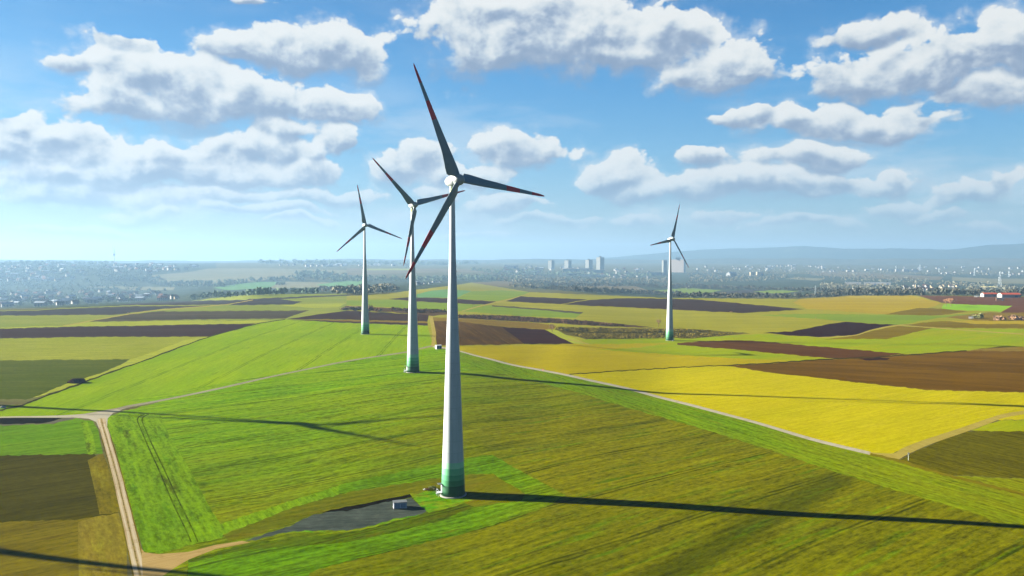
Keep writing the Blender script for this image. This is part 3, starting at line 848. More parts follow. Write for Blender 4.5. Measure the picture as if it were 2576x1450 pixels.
# wheel tracks over the headland
for dx in (0, 34):
    add('wheel_track', strip(6, [(1075 + dx * 0.9, 108, 7), (1022 + dx, 145, 8), (1060 + dx, 250, 9), (1180 + dx * 1.2, 520, 10), (1290 + dx * 1.5, 780, 11), (1390 + dx * 1.5, 990, 11), (1420 + dx * 1.5, 1060, 9)]), M_trackdk, False)
# left of the chalky track
add('ploughed_field', K(6, [(0, 136), (500, 126), (400, 150), (330, 170), (0, 246)]), M_black)
add('track', K(6, [(0, 247), (330, 171), (500, 128), (570, 132), (400, 172), (0, 272)]), M_track)
add('crop_field', K(6, [(0, 273), (400, 174), (570, 136), (690, 160), (730, 230), (765, 395), (700, 402), (0, 490)]), M_sgreen)
add('crop_field', K(6, [(600, 160), (650, 165), (690, 260), (720, 395), (650, 402)]), M_head)
add('crop_field', K(6, [(0, 490), (700, 396), (780, 500), (880, 850), (580, 892), (0, 992)]), M_sbrown)
add('crop_field', K(6, [(0, 992), (580, 892), (880, 850), (1000, 1310), (0, 1310)]), M_solive)
add('verge', K(6, [(650, 440), (700, 420), (765, 392), (800, 480), (870, 740), (880, 840), (740, 855), (710, 700)]), M_sverge)
add('verge', K(6, [(580, 920), (700, 872), (880, 845), (940, 1080), (1000, 1310), (610, 1310)]), M_syel)
# tracks
add('track', strip(6, [(-900, 150, 10), (0, 128, 11), (300, 124, 13), (540, 120, 20), (700, 108, 26), (790, 88, 24)]), M_road2, False)
add('track', strip(6, [(640, 112, 22), (860, 76, 24), (950, 52, 18), (1220, 0, 14), (2060, 1010, 10, '3'), (2576, 905, 9, '3'), (450, 831, 8, '4'), (560, 805, 8, '4'), (640, 788, 9, '4')]), M_road3, False)
add('track', K(6, [(560, 112), (800, 84), (870, 72), (900, 84), (840, 100), (800, 140), (795, 210), (735, 215), (715, 165), (660, 140), (540, 130)]), M_road2, False)
add('track', strip(6, [(752, 140, 60), (765, 200, 58), (790, 280, 62), (858, 520, 68), (925, 800, 78), (985, 1060, 86), (1030, 1250, 92), (1060, 1400, 98), (1150, 1900, 120)]), M_road, False)
RT = [(752, 140, 60), (765, 200, 58), (790, 280, 62), (858, 520, 68), (925, 800, 78), (985, 1060, 86), (1030, 1250, 92), (1060, 1400, 98), (1150, 1900, 120)]
add('verge', strip(6, [(x + w * 0.0, y, w * 0.16) for x, y, w in RT]), M_sverge2, False)
for sd in (-0.27, 0.27):
    add('wheel_rut', strip(6, [(x + w * sd, y, w * 0.15) for x, y, w in RT]), M_rut, False)
for sd in (-0.56, 0.56):
    add('verge', strip(6, [(x + w * sd, y, w * 0.14) for x, y, w in RT[2:]]), M_sverge, False)
add('track', K(6, [(1050, 1105), (1075, 1135), (1180, 1148), (1400, 1132), (1600, 1082), (1800, 1052), (1860, 1064), (1600, 1112), (1400, 1190), (1300, 1250), (1200, 1320), (1000, 1520), (1060, 1310)]), M_sand, False)
add('gravel_pad', K(7, [(-760, 1052, ), (-690, 1030), (-420, 940), (-270, 868), (0, 800), (340, 742), (480, 725), (595, 825), (560, 846), (350, 882), (130, 946), (0, 966), (-280, 972), (-480, 990), (-680, 1048)]), M_gravel, False)
add('bank_shade_strip', K(7, [(-200, 838), (0, 796), (250, 742), (470, 694), (486, 718), (340, 744), (0, 826)]), M_black, False)  # shade of the bank along the pad, painted as a dark ground strip
add('verge', K(7, [(480, 712), (560, 682), (640, 662), (710, 680), (860, 716), (940, 742), (760, 800), (610, 838), (595, 825), (530, 765)]), M_mound, False)
add('verge', K(7, [(-480, 990), (-280, 974), (0, 968), (130, 948), (350, 884), (560, 847), (600, 838), (350, 902), (130, 962), (0, 982), (-280, 986)]), M_mound, False)
add('road', strip(4, [(640, 795, 8), (740, 805, 8), (835, 830, 9), (1220, 928, 12), (1640, 1010, 14), (2100, 1110, 16), (2576, 1238, 18), (500, 150, 18, '8'), (1000, 290, 20, '8'), (1435, 397, 22, '8')]), M_road2, False)
add('track', strip(8, [(1430, 398, 20), (1530, 412, 30), (1620, 420, 50), (1700, 380, 56), (1900, 300, 46), (2300, 165, 36), (2576, 98, 28), (3600, -60, 24)]), M_ytrack, False)
add('verge', strip(8, [(1435, 404, 16), (1650, 452, 20), (2000, 550, 20), (2576, 700, 22), (3600, 980, 26)]), M_sverge, False)
add('track', strip(5, [(1050, 727, 5), (1300, 713, 7), (1450, 667, 7), (1640, 636, 8), (1800, 645, 6), (2576, 701, 7), (3200, 745, 7)]), M_ytrack, False)
add('track', strip(4, [(625, 570, 26), (640, 640, 26), (650, 710, 28), (640, 790, 26)]), M_ytrack, False)
add('track', strip(4, [(860, 527, 5), (940, 505, 5), (1050, 478, 5), (1180, 452, 5), (1300, 415, 4)]), M_ytrack, False)
add('track', strip(3, [(470, 641, 5), (660, 606, 5), (940, 553, 5), (1250, 515, 5), (1640, 486, 4), (1880, 446, 4)]), M_ytrack, False)
add('track', strip(4, [(1640, 735, 7), (1800, 775, 8)]), M_ytrack, False)


def dense(poly, step=9.0):
    out = []
    n = len(poly)
    for i in range(n):
        x0, y0 = poly[i]; x1, y1 = poly[(i + 1) % n]
        k = max(1, int(math.hypot(x1 - x0, y1 - y0) / step))
        for j in range(k):
            out.append((x0 + (x1 - x0) * j / k, y0 + (y1 - y0) * j / k))
    return out


def build_land():
    cv = []; cf = []
    # outline in (u, v)
    us = np.linspace(-1900, 1900, 191)
    top = [(u, float(vtop(u))) for u in us]
    VB = 3400.0
    bot = [(u, VB) for u in us[::-1]]
    side_r = [(1900, v) for v in np.geomspace(30, VB, 40)[1:-1]]
    side_l = [(-1900, v) for v in np.geomspace(VB, 30, 40)[1:-1]]
    outline = top + side_r + bot + side_l
    cv += outline; cf.append(list(range(len(outline))))
    for name, poly, mat in FIELDS:
        d = dense(poly)
        a, t = ray(np.array([p[0] for p in d]), np.array([p[1] for p in d]))
        n = len(cv)
        u = a * F; v = t * F
        if 'track' not in name and 'road' not in name and 'rut' not in name:
            amp = 0.25 + 0.0022 * np.clip(v, 0, 500)           # crop edges are never quite straight
            v = v + amp * (np.sin(u * 0.21 + v * 0.13) + 0.7 * np.sin(u * 0.53 + v * 0.17 + 1.0) + 0.6 * np.sin(u * 0.083 + v * 0.07 + 2.0)) * 0.7
        v = np.maximum(v, vtop(u) - 6)
        if np.sum(u * np.roll(v, -1) - np.roll(u, -1) * v) < 0:      # every loop counter-clockwise
            u = u[::-1]; v = v[::-1]
        cv += list(zip(u.tolist(), v.tolist()))
        cf.append(list(range(n, n + len(d))))
    # inner points
    w = 1.5
    rows = []
    while w < 3300:
        rows.append(w)
        w += max(2.0, min(0.035 * w + 1.5, 400))
    for k, w in enumerate(rows):
        du = 14.0 if w < 1100 else 60.0
        for u in np.arange(-1880 + (k % 2) * du / 2, 1880, du):
            if abs(u) > 1300 and (k % 2 or int(u / du) % 2): continue
            v = float(vtop(u)) + w
            if v < VB - 5:
                cv.append((float(u) + 0.13 * math.sin(k * 7.1 + u), v))
    res = delaunay_2d_cdt([Vector(p) for p in cv], [], cf, 0, 1e-4, True)
    ov, of, oof = res[0], res[2], res[5]
    U = np.array([p[0] for p in ov]); V = np.array([p[1] for p in ov])
    X, Y, Zz = surf(U, V)
    P = np.stack([X, Y, Zz], 1)
    ea = np.stack(surf(U + 1.5, V), 1) - np.stack(surf(U - 1.5, V), 1)
    eb = np.stack(surf(U, V * 1.006), 1) - np.stack(surf(U, V / 1.006), 1)
    N = np.cross(ea, eb)
    N[N[:, 2] < 0] *= -1
    N /= np.linalg.norm(N, axis=1)[:, None]
    groups = {}
    for f, ids in zip(of, oof):
        if 0 not in ids: continue
        k = max(ids)
        for j in range(1, len(f) - 1):
            groups.setdefault(k, []).append((f[0], f[j], f[j + 1]))
    for k in sorted(groups):
        T = np.array(groups[k], np.int64)
        a = P[T[:, 1]] - P[T[:, 0]]; b_ = P[T[:, 2]] - P[T[:, 0]]
        nz = a[:, 0] * b_[:, 1] - a[:, 1] * b_[:, 0]
        T[nz < 0] = T[nz < 0][:, ::-1]
        used, inv = np.unique(T, return_inverse=True)
        name, mat = ('ground', M_base) if k == 0 else (FIELDS[k - 1][0], FIELDS[k - 1][2])
        o = tri_obj(name, P[used], inv.reshape(T.shape), mat, smooth=True)
        if len(o.data.vertices) == len(used):
            o.data.normals_split_custom_set_from_vertices([tuple(q) for q in N[used]])
        tag(o, kind='structure')


build_land()

# distant hills beyond the plain
def hills(name, line, dist, depth, mat):
    px = np.arange(line[0][0], line[-1][0] + 1, 24.0)
    top = np.interp(px, [p[0] for p in line], [p[1] for p in line])
    top = top + 0.8 * np.sin(px / 37.0) + 0.5 * np.sin(px / 13.0 + 1)
    V = []; T = []
    prof = [(-0.55, 0.0), (-0.4, 0.18), (-0.25, 0.5), (-0.12, 0.82), (0.0, 1.0), (0.15, 0.9), (0.4, 0.4), (0.6, 0.0)]
    for i, (x, yv) in enumerate(zip(px, top)):
        a, t = ray(x, yv)
        h = CAMZ - float(t) * dist
        for dq, hq in prof:
            r = dist + dq * depth
            z = -60 + (h + 60) * hq
            z *= 1 + (0.05 * math.sin(x / 51 + dq * 9) if 0 < hq < 1 else 0)
            V.append((r * math.sin(float(a)), r * math.cos(float(a)), z))
    k = len(prof)
    for i in range(len(px) - 1):
        for j in range(k - 1):
            q = i * k + j
            T += [(q, q + k, q + 1), (q + 1, q + k, q + k + 1)]
    T = np.array(T); P = np.array(V)
    nz = np.cross(P[T[:, 1]] - P[T[:, 0]], P[T[:, 2]] - P[T[:, 0]])[:, 2]
    T[nz < 0] = T[nz < 0][:, ::-1]
    o = tri_obj(name, P, T, mat, smooth=True)
    return tag(o, kind='structure')


M_hillsf = field_mat('hill_forest', (52, 74, 58), (64, 84, 60), 0.0, c3=(100, 112, 80), streak=(0.0008, 0.0012), grain=0.1)
M_plain = field_mat('hill_foot', (120, 118, 92), (96, 104, 80), 0.0, streak=(0.0004, 0.003), grain=0.1)
hills('hills', [(1400, 657), (1550, 648), (1704, 632), (1863, 625), (2020, 620), (2110, 625), (2310, 626.5), (2400, 627.5), (2466, 619), (2576, 613), (2800, 606), (3500, 612)], 18500, 3200, M_hillsf)
hills('hills', [(-900, 652), (-200, 650), (150, 655), (600, 657), (900, 652), (1150, 654), (1400, 652), (1600, 654), (1900, 650), (2200, 652), (2576, 650), (3300, 648)], 14300, 900, M_plain)

# ------------------------------------------------------------------ wind turbines
HUB = 107.3
RB = 41.5
def jointed(name, c):
    """pale tower paint with the hairline joints of its rings and faint rain streaks"""
    m, b = new_mat(name)
    tc = b.n('ShaderNodeTexCoord')
    x, y, z = b.sep(tc.outputs['Object'])[:3]
    fr = b.m('ABSOLUTE', b.m('SUBTRACT', b.m('FRACT', b.m('DIVIDE', z, 3.8)), 0.5))
    jn = b.step(fr, 0.47, 0.495, 1.0, 0.86)
    stn = b.noise(b.v('MULTIPLY', tc.outputs['Object'], (1.6, 1.6, 0.06)), 1.0, 4.0, 0.6)
    ring = b.noise(b.xyz(b.m('FLOOR', b.m('DIVIDE', z, 3.8)), 0.5, 0.5), 3.1, 0.0)
    g = b.m('MULTIPLY', jn, b.m('ADD', b.step(stn, 0.3, 0.7, 0.90, 1.06, False), b.step(ring, 0.3, 0.7, -0.03, 0.03, False)))
    col = b.v('SCALE', tuple(rgb(*c))[:3], None)
    b.put(col.node.inputs['Scale'], g)
    return finish(m, b, col, 0.55, 0.2)


M_tower = jointed('tower_paint', (132, 139, 142))
M_tower_b = plain('concrete_paint', (122, 130, 134), 1.0, 0.6, 0.2, 0.05, 0.5)
GREENS = [plain('green_ring_paint', c, 1.0, 0.55, 0.2, 0.06, 0.5) for c in ((16, 62, 36), (36, 94, 58), (54, 114, 78), (74, 134, 96), (112, 156, 126))]
M_blade = plain('blade_paint', (76, 88, 92), 1.0, 0.5, 0.35, 0.05, 0.3)
M_red = plain('red_blade_paint', (140, 14, 20), 1.0, 0.5, 0.35, 0.06, 0.3)
M_nac = plain('nacelle_paint', (128, 132, 132), 1.0, 0.5, 0.3, 0.05, 0.4)
M_hubp = plain('hub_paint', (104, 110, 108), 1.0, 0.5, 0.3, 0.06, 0.4)
M_splash = plain('lime_mark', (168, 196, 40), 1.0, 0.6, 0.2, 0.1, 0.4)
M_dark = plain('dark_metal', (52, 58, 58), 1.0, 0.6, 0.3, 0.1, 1.0)
M_white = plain('white_paint', (140, 144, 148), 1.0, 0.6, 0.2, 0.05, 1.0)
M_conc = plain('concrete', (112, 110, 104), 1.0, 0.9, 0.1, 0.1, 1.0)


def tower_mesh():
    zz = [0, 4.15, 20, 3.35, 47, 2.42, 65, 1.72, 84, 1.10, 96, 0.94, 106.4, 0.86]
    zs = [0, 2.0, 3.9, 5.75, 7.6, 9.8, 11.8] + [11.8 + i * 2.365 for i in range(1, 41)]
    rs = pchip(zz[0::2], zz[1::2], np.array(zs))
    mm = [1, 1, 2, 3, 4, 5] + [0] * 41
    return MB().lathe([(float(r), float(z)) for r, z in zip(rs, zs)], 48, mm)


def blade_mesh():
    """one blade pointing up (+z) in the rotor plane x-z, wind side -y; trailing edge towards -x"""
    # radius, chord, thickness, twist(deg), offset of the leading edge
    st = [(1.2, 1.7, 1.6, 35, 0.85), (2.0, 2.2, 1.7, 34, 0.95), (2.7, 3.6, 1.5, 30, 1.0), (3.4, 4.3, 1.3, 28, 1.05), (5.5, 4.1, 1.1, 24, 1.05), (8.5, 3.5, 0.9, 18, 0.98), (12, 2.95, 0.72, 13, 0.9),
          (17, 2.6, 0.55, 10, 0.8), (22, 2.1, 0.42, 7, 0.68), (22.05, 2.1, 0.42, 7, 0.68), (28.6, 1.6, 0.30, 4, 0.54), (28.65, 1.6, 0.30, 4, 0.54), (34.8, 1.2, 0.2, 2, 0.42), (34.85, 1.2, 0.2, 2, 0.42),
          (39, 0.9, 0.13, 1, 0.32), (40.8, 0.55, 0.08, 0, 0.2), (41.5, 0.15, 0.04, 0, 0.05)]
    red = {9, 10, 13, 14, 15, 16}
    mb = MB(); K_ = 14
    for (r, c, th, tw, le) in st:
        for i in range(K_):
            a = 2 * math.pi * i / K_
            q = math.cos(a)                           # +1 leading edge, -1 trailing edge
            xs = le - c * (1 - q) / 2
            ys = math.sin(a) * th / 2 * (0.55 + 0.45 * q if r > 2.4 else 1.0)
            t = R(-tw)
            mb.V.append((xs * math.cos(t) - ys * math.sin(t), xs * math.sin(t) * 1.0 + ys * math.cos(t), r * 0.965))
    for s in range(len(st) - 1):
        m = 1 if (s in red) else 0
        for i in range(K_):
            j = (i + 1) % K_
            mb.F.append([s * K_ + i, s * K_ + j, (s + 1) * K_ + j, (s + 1) * K_ + i]); mb.M.append(m)
    n = (len(st) - 1) * K_
    mb.F.append([n + i for i in range(K_)]); mb.M.append(1)
    mb.F.append([i for i in range(K_)][::-1]); mb.M.append(0)
    return mb


def turn_y(mb):
    """lathe about z -> axis along -y (towards the wind)"""
    mb.V = [(x, -z, y) for x, y, z in mb.V]
    return mb


def nacelle_mesh():
    mb = MB()
    prof = [(0.05, -3.3), (0.7, -3.1), (1.2, -2.6), (1.6, -1.8), (1.85, -0.8), (1.95, 0.2), (1.98, 1.2), (1.9, 2.0), (1.8, 2.35)]
    mb.lathe(prof, 28)
    return turn_y(mb)


def hub_mesh():
    mb = MB()
    prof = [(1.8, 2.4), (1.95, 2.9), (1.95, 3.7), (1.8, 4.4), (1.5, 4.95), (1.0, 5.35), (0.45, 5.55), (0.05, 5.6)]
    mb.lathe(prof, 28)
    return turn_y(mb)


TW = {}
def make_turbine(loc, yaw, phase, label, door=None, group='white wind turbines with red banded blades', splash=False):
    """yaw: angle of the rotor axis from 'facing the camera side' (-y) towards +x"""
    first = not TW
    root = empty('wind_turbine', loc)
    tag(root, label, 'wind turbine', group)

    def part(name, key, builder, mats, smooth=True, parent=root):
        if key not in TW:
            o = builder().build(name, mats, parent, smooth)
            TW[key] = o
            return o
        o = TW[key].copy(); C.objects.link(o); o.parent = parent
        return o
    part('tower', 'tower', tower_mesh, [M_tower] + GREENS[:5] + [M_tower_b])
    b0 = MB().lathe([(4.6, -0.8), (4.6, 0.22), (4.4, 0.30)], 40)
    part('foundation', 'foundation', lambda: b0, [M_conc], False)
    nc = part('nacelle', 'nacelle', nacelle_mesh, [M_nac]); nc.location = (0, 0, HUB); nc.rotation_euler = (R(-3), 0, yaw)
    hb = part('hub', 'hub', hub_mesh, [M_hubp]); hb.location = (0, 0, HUB); hb.rotation_euler = (R(-3), 0, yaw)
    rot = Matrix.Translation((0, 0, HUB)) @ Matrix.Rotation(yaw, 4, 'Z') @ Matrix.Rotation(R(-3), 4, 'X') @ Matrix.Translation((0, -3.7, 0))
    for k in range(3):
        bl = part('blade', 'blade', blade_mesh, [M_blade, M_red])
        bl.matrix_local = rot @ Matrix.Rotation(R(phase + 120 * k), 4, 'Y')
    if door is not None:
        # door with a landing, steps and rails at the foot
        th = door
        cx, cy = math.cos(th), math.sin(th)
        d = MB().box(-0.08, 0.12, -0.6, 0.6, 1.5, 3.9)
        do = d.build('door', [M_white], root); do.location = (4.02 * cx, 4.02 * cy, 0); do.rotation_euler = (0, 0, th)
        cn = MB().box(0, 1.5, -1.0, 1.0, 4.15, 4.3); co = cn.build('canopy', [M_dark], root); co.location = (3.95 * cx, 3.95 * cy, 0); co.rotation_euler = (0, 0, th)
        s = MB().box(0.0, 1.5, -1.0, 1.0, 1.32, 1.45)
        for i in range(6):
            s.box(0.3, 1.3, -1.0 - 0.32 * (i + 1), -1.0 - 0.32 * i, 1.25 - 0.22 * i - 0.1, 1.25 - 0.22 * i)
        for (xx, yy) in ((1.45, 0.95), (1.45, -0.95), (0.35, -2.8), (1.25, -2.8)):
            s.bar((xx, yy, 0), (xx, yy, 2.4 if yy > -2 else 1.2), 0.05)
        s.bar((1.45, 0.95, 2.4), (1.45, -0.95, 2.4), 0.05); s.bar((1.45, -0.95, 2.4), (1.25, -2.8, 1.2), 0.05)
        so = s.build('stairs', [M_white], root); so.location = (4.05 * cx, 4.05 * cy, 0); so.rotation_euler = (0, 0, th)
    if splash:
        th0 = R(-118); zc = 104.2
        mb = MB(); n = 22
        pts = []
        for i in range(n):
            rr = (1.0 if i % 2 else 0.42) * (1 + 0.35 * math.sin(i * 2.7))
            a = 2 * math.pi * i / n
            pts.append((rr * math.cos(a) * 0.62, rr * math.sin(a) * 1.5))
        for layer in (0.90, 0.925):
            for (sx, sz) in pts:
                th = th0 + sx / 0.9
                mb.V.append((layer * math.cos(th), layer * math.sin(th), zc + sz))
        mb.V.append((0.93 * math.cos(th0), 0.93 * math.sin(th0), zc))
        for i in range(n):
            j = (i + 1) % n
            mb.F.append([n + i, n + j, 2 * n]); mb.M.append(0)
            mb.F.append([i, j, n + j, n + i]); mb.M.append(0)
        mb.build('painted_mark', [M_splash], root)
    return root


def foot(px, py):
    p = at(px, py)
    return Vector((p.x, p.y, p.z))


T1 = at(1140, 1243)
make_turbine(T1, R(42), -25, 'nearest and tallest white wind turbine, green ringed foot beside the grey gravel pad', door=R(200), splash=True)
make_turbine(at(1039, 936), R(36), -46, 'second nearest white wind turbine, one blade tip crossing the nearest tower', door=R(205), splash=True)
make_turbine(at(919, 841), R(30), -11, 'white wind turbine on the bright green slope with brown soil behind, leftmost of four')
make_turbine(at(1684.5, 857), R(42), 20, 'white wind turbine alone beside the vineyard, in front of the pale slab block', door=R(320))
# two turbines left of the photograph whose shadows fall into it
S5 = at(790, 1066)
L5 = (HUB + 2) / math.tan(SUN_EL)
p5 = (S5.x - L5 * SHDIR[0], S5.y - L5 * SHDIR[1])
make_turbine(Vector((p5[0], p5[1], ground_under(*p5))), R(40), 70, 'wind turbine whose forked rotor shadow crosses the green field')
S6 = at(0, 1390)
p6 = (S6.x - 200 * SHDIR[0], S6.y - 200 * SHDIR[1])
make_turbine(Vector((p6[0], p6[1], ground_under(*p6))), R(40), 60, 'wind turbine left of the picture whose tower shadow crosses the chalky track')

# ------------------------------------------------------------------ small things near the turbines
M_cabroof = plain('cabinet_roof', (58, 62, 64), 1.0, 0.7, 0.2, 0.1, 1.0)
M_cab = plain('cabinet_paint', (132, 138, 146), 1.0, 0.6, 0.2, 0.06, 1.5)
M_cabd = plain('cabinet_door', (104, 112, 124), 1.0, 0.5, 0.3, 0.05, 1.5)


def transformer(loc, rz, w, d, h, label, roofmat, wallmat, doormat):
    r = empty('transformer_station', loc, rz)
    tag(r, label, 'transformer station')
    MB().box(-w / 2, w / 2, -d / 2, d / 2, 0.12, h).build('body', [wallmat], r)
    MB().box(-w / 2 - 0.1, w / 2 + 0.1, -d / 2 - 0.1, d / 2 + 0.1, -0.3, 0.12).build('plinth', [M_conc], r)
    MB().box(-w / 2 - 0.15, w / 2 + 0.15, -d / 2 - 0.15, d / 2 + 0.15, h + 0.003, h + 0.18).build('roof', [roofmat], r)
    for i in range(2):
        x0 = -w / 2 + 0.35 + i * (w / 2 - 0.2)
        dd = MB().box(x0, x0 + w / 2 - 0.5, -d / 2 - 0.05, -d / 2 - 0.003, 0.25, h - 0.25).build('door', [doormat], r)
        MB().box(x0 + 0.15, x0 + 0.22, -d / 2 - 0.12, -d / 2 - 0.052, h / 2 - 0.2, h / 2 + 0.1).build('handle', [M_dark], dd)
    v = MB()
    for i in range(5):
        v.box(-w / 2 - 0.04, -w / 2 - 0.003, -0.6, 0.6, 0.6 + i * 0.2, 0.7 + i * 0.2)
    v.build('vent', [M_dark], r)
    return r


transformer(at(1006, 1275), R(14), 4.2, 2.6, 1.9, 'low white transformer cabinet with dark flat roof on the gravel pad', M_cabroof, M_cab, M_cabd)
M_dkside = plain('dark_blue_panel', (52, 66, 88), 1.0, 0.6, 0.2, 0.08, 1.0)
transformer(at(1103, 878), R(28), 4.6, 3.2, 3.0, 'white hut with a dark side beside the track bend behind the second turbine', M_white, M_white, M_dkside)


# leafy and twiggy matter ----------------------------------------------------
def leaf_cloud(n, rad, ctr, size, squash=0.8, seed=0, lobes=6):
    """n small two-triangle leaf sprays filled into an uneven crown"""
    rg = np.random.default_rng(seed)
    lob = rg.normal(size=(lobes, 3)); lob /= np.linalg.norm(lob, axis=1)[:, None]
    lc = lob * rad * rg.uniform(0.25, 0.62, (lobes, 1)); lc[:, 2] *= squash
    lr = rad * rg.uniform(0.38, 0.62, lobes)
    pick = rg.integers(0, lobes, n)
    d = rg.normal(size=(n, 3)); d /= np.linalg.norm(d, axis=1)[:, None]
    p = lc[pick] + d * (lr[pick] * rg.uniform(0.45, 1.0, n) ** 0.6)[:, None] * np.array([1, 1, squash])
    p += np.asarray(ctr)
    a = rg.normal(size=(n, 3)); a /= np.linalg.norm(a, axis=1)[:, None]
    b_ = np.cross(a, rg.normal(size=(n, 3))); b_ /= np.linalg.norm(b_, axis=1)[:, None]
    s = (size * rg.uniform(0.6, 1.4, n))[:, None]
    V = np.concatenate([p - a * s, p + b_ * s * 0.7, p + a * s, p - b_ * s * 0.7], 1).reshape(-1, 3)
    q = np.arange(n)[:, None] * 4
    T = np.concatenate([q + np.array([0, 1, 2]), q + np.array([0, 2, 3])], 1).reshape(-1, 3)
    return V, T


def leaf_mat(name, c1, c2):
    m, b = new_mat(name)
    tc = b.n('ShaderNodeTexCoord')
    nz = b.noise(tc.outputs['Object'], 0.45, 4.0, 0.6)
    col = b.mix(b.step(nz, 0.35, 0.65), rgb(*c1), rgb(*c2))
    return finish(m, b, col, 1.0, 0.0)


M_twig = leaf_mat('bare_twigs', (112, 88, 66), (84, 66, 52))
M_twig2 = leaf_mat('dry_leaves', (140, 104, 76), (110, 78, 58))
M_bushg = leaf_mat('bush_leaves', (84, 92, 50), (108, 104, 66))
M_conif = leaf_mat('needles', (30, 62, 58), (22, 48, 46))
M_hedge = leaf_mat('hedge_twigs', (92, 84, 66), (120, 108, 84))
M_bark = plain('bark', (82, 66, 52), 1.0, 1.0, 0.0, 0.2, 1.0)


def tree(name, loc, h, rad, label, cat, crown_mat, n=420, seed=1, squash=0.85, trunk=0.32, leaf=0.5, group=None):
    r = empty(name, loc)
    tag(r, label, cat, group)
    mb = MB()
    th = h * trunk
    mb.bar((0, 0, -0.4), (0, 0, th * 1.25), h * 0.030, k=7, r2=h * 0.018)
    rg = random.Random(seed)
    for i in range(9):
        a = rg.uniform(0, 6.28); ln = rad * rg.uniform(0.6, 0.95)
        z0 = th * rg.uniform(0.75, 1.25)
        mid = (ln * 0.45 * math.cos(a), ln * 0.45 * math.sin(a), z0 + (h - th) * 0.30)
        tip = (ln * math.cos(a), ln * math.sin(a), z0 + (h - th) * rg.uniform(0.4, 0.75))
        mb.bar((0, 0, z0), mid, h * 0.012, k=5, r2=h * 0.008)
        mb.bar(mid, tip, h * 0.008, k=4, r2=h * 0.003)
    mb.build('trunk', [M_bark], r)
    V, T = leaf_cloud(n, rad, (0, 0, th + (h - th) * 0.5), leaf, (h - th) * 0.55 / rad * squash, seed, 7)
    tri_obj('crown', V, T, crown_mat, parent=r)
    return r


def conifer(loc, h, rad, label, seed, n=600):
    r = empty('conifer_tree', loc)
    tag(r, label, 'tree', 'dark conifers')
    MB().bar((0, 0, -0.4), (0, 0, h * 0.9), h * 0.022, k=6, r2=0.05).build('trunk', [M_bark], r)
    rg = np.random.default_rng(seed)
    t = rg.uniform(0.06, 1.0, n); a = rg.uniform(0, 6.283, n)
    wob_ = 0.75 + 0.25 * np.sin(t * 40 + a * 2)
    rr = rad * (1 - t) ** 0.85 * wob_ * rg.uniform(0.35, 1.0, n) + 0.1
    p = np.stack([rr * np.cos(a), rr * np.sin(a), h * t - rr * 0.25], 1)
    d = np.stack([np.cos(a), np.sin(a), -0.35 * np.ones(n)], 1)
    e = np.stack([-np.sin(a), np.cos(a), rg.uniform(-0.3, 0.3, n)], 1)
    s = (h * 0.055 * rg.uniform(0.6, 1.3, n))[:, None]
    V = np.concatenate([p - d * s, p + e * s * 0.6, p + d * s, p - e * s * 0.6], 1).reshape(-1, 3)
    q = np.arange(n)[:, None] * 4
    T = np.concatenate([q + np.array([0, 1, 2]), q + np.array([0, 2, 3])], 1).reshape(-1, 3)
    tri_obj('crown', V, T, M_conif, parent=r)
    return r


def bush(loc, h, rad, label, mat, seed, n=260, cat='bush', group=None, long=1.0, rz=0.0):
    V, T = leaf_cloud(n, rad, (0, 0, h * 0.45), max(0.16, rad * 0.13), h * 0.55 / rad, seed, 8)
    V[:, 0] *= long
    V[:, 2] = np.maximum(V[:, 2], -0.1)
    o = tri_obj('bush', V, T, mat)
    o.location = loc; o.rotation_euler = (0, 0, rz)
    return tag(o, label, cat, group)


# lone trees on the plateau
def mpx(px, py):      # metres per picture px at the ground there
    p = at(px, py)
    return math.hypot(p.x, p.y) / F


def tree_px(name, px, py, hpx, wpx, *a, **k):
    s = mpx(px, py)
    return tree(name, at(px, py), hpx * s, wpx * s / 2, *a, **k)


tree_px('bare_tree', 2380, 771, 20, 16, 'pale bare tree beside a rounder brown tree at the bright green field corner', 'tree', M_twig2, seed=3, n=420)
tree_px('brown_tree', 2392, 772, 22, 22, 'round brown leafed tree, the broader of the pair by the bright green field', 'tree', M_twig2, seed=5, n=700)
tree_px('bare_tree', 1657, 823, 22, 20, 'small bare tree standing at the vineyard edge left of the right turbine', 'tree', M_twig, seed=8, n=220, leaf=0.35)
tree_px('bare_tree', 1389, 836, 22, 20, 'small bare tree at the corner of the dark ploughed field and the vineyard', 'tree', M_twig, seed=9, n=200, leaf=0.35)
for i, (px, py, hp, lb) in enumerate([(434.8, 758, 17, 'lone dark conifer rising from the valley town by the near field edge'), (695, 741, 9, 'low dark conifer, leftmost of the cluster at the plateau edge'),
                                      (742, 739, 15, 'broad dark conifer beside a white house at the plateau edge'), (771, 739, 15, 'slim pointed dark conifer in the middle of the cluster'),
                                      (786, 739, 14, 'dark conifer right of the slim pointed one'), (798, 739, 10, 'small dark conifer at the right end of the cluster')]):
    s = mpx(px, py)
    conifer(at(px, py), hp * s, hp * s * (0.42 if i != 3 else 0.3), lb, 30 + i)
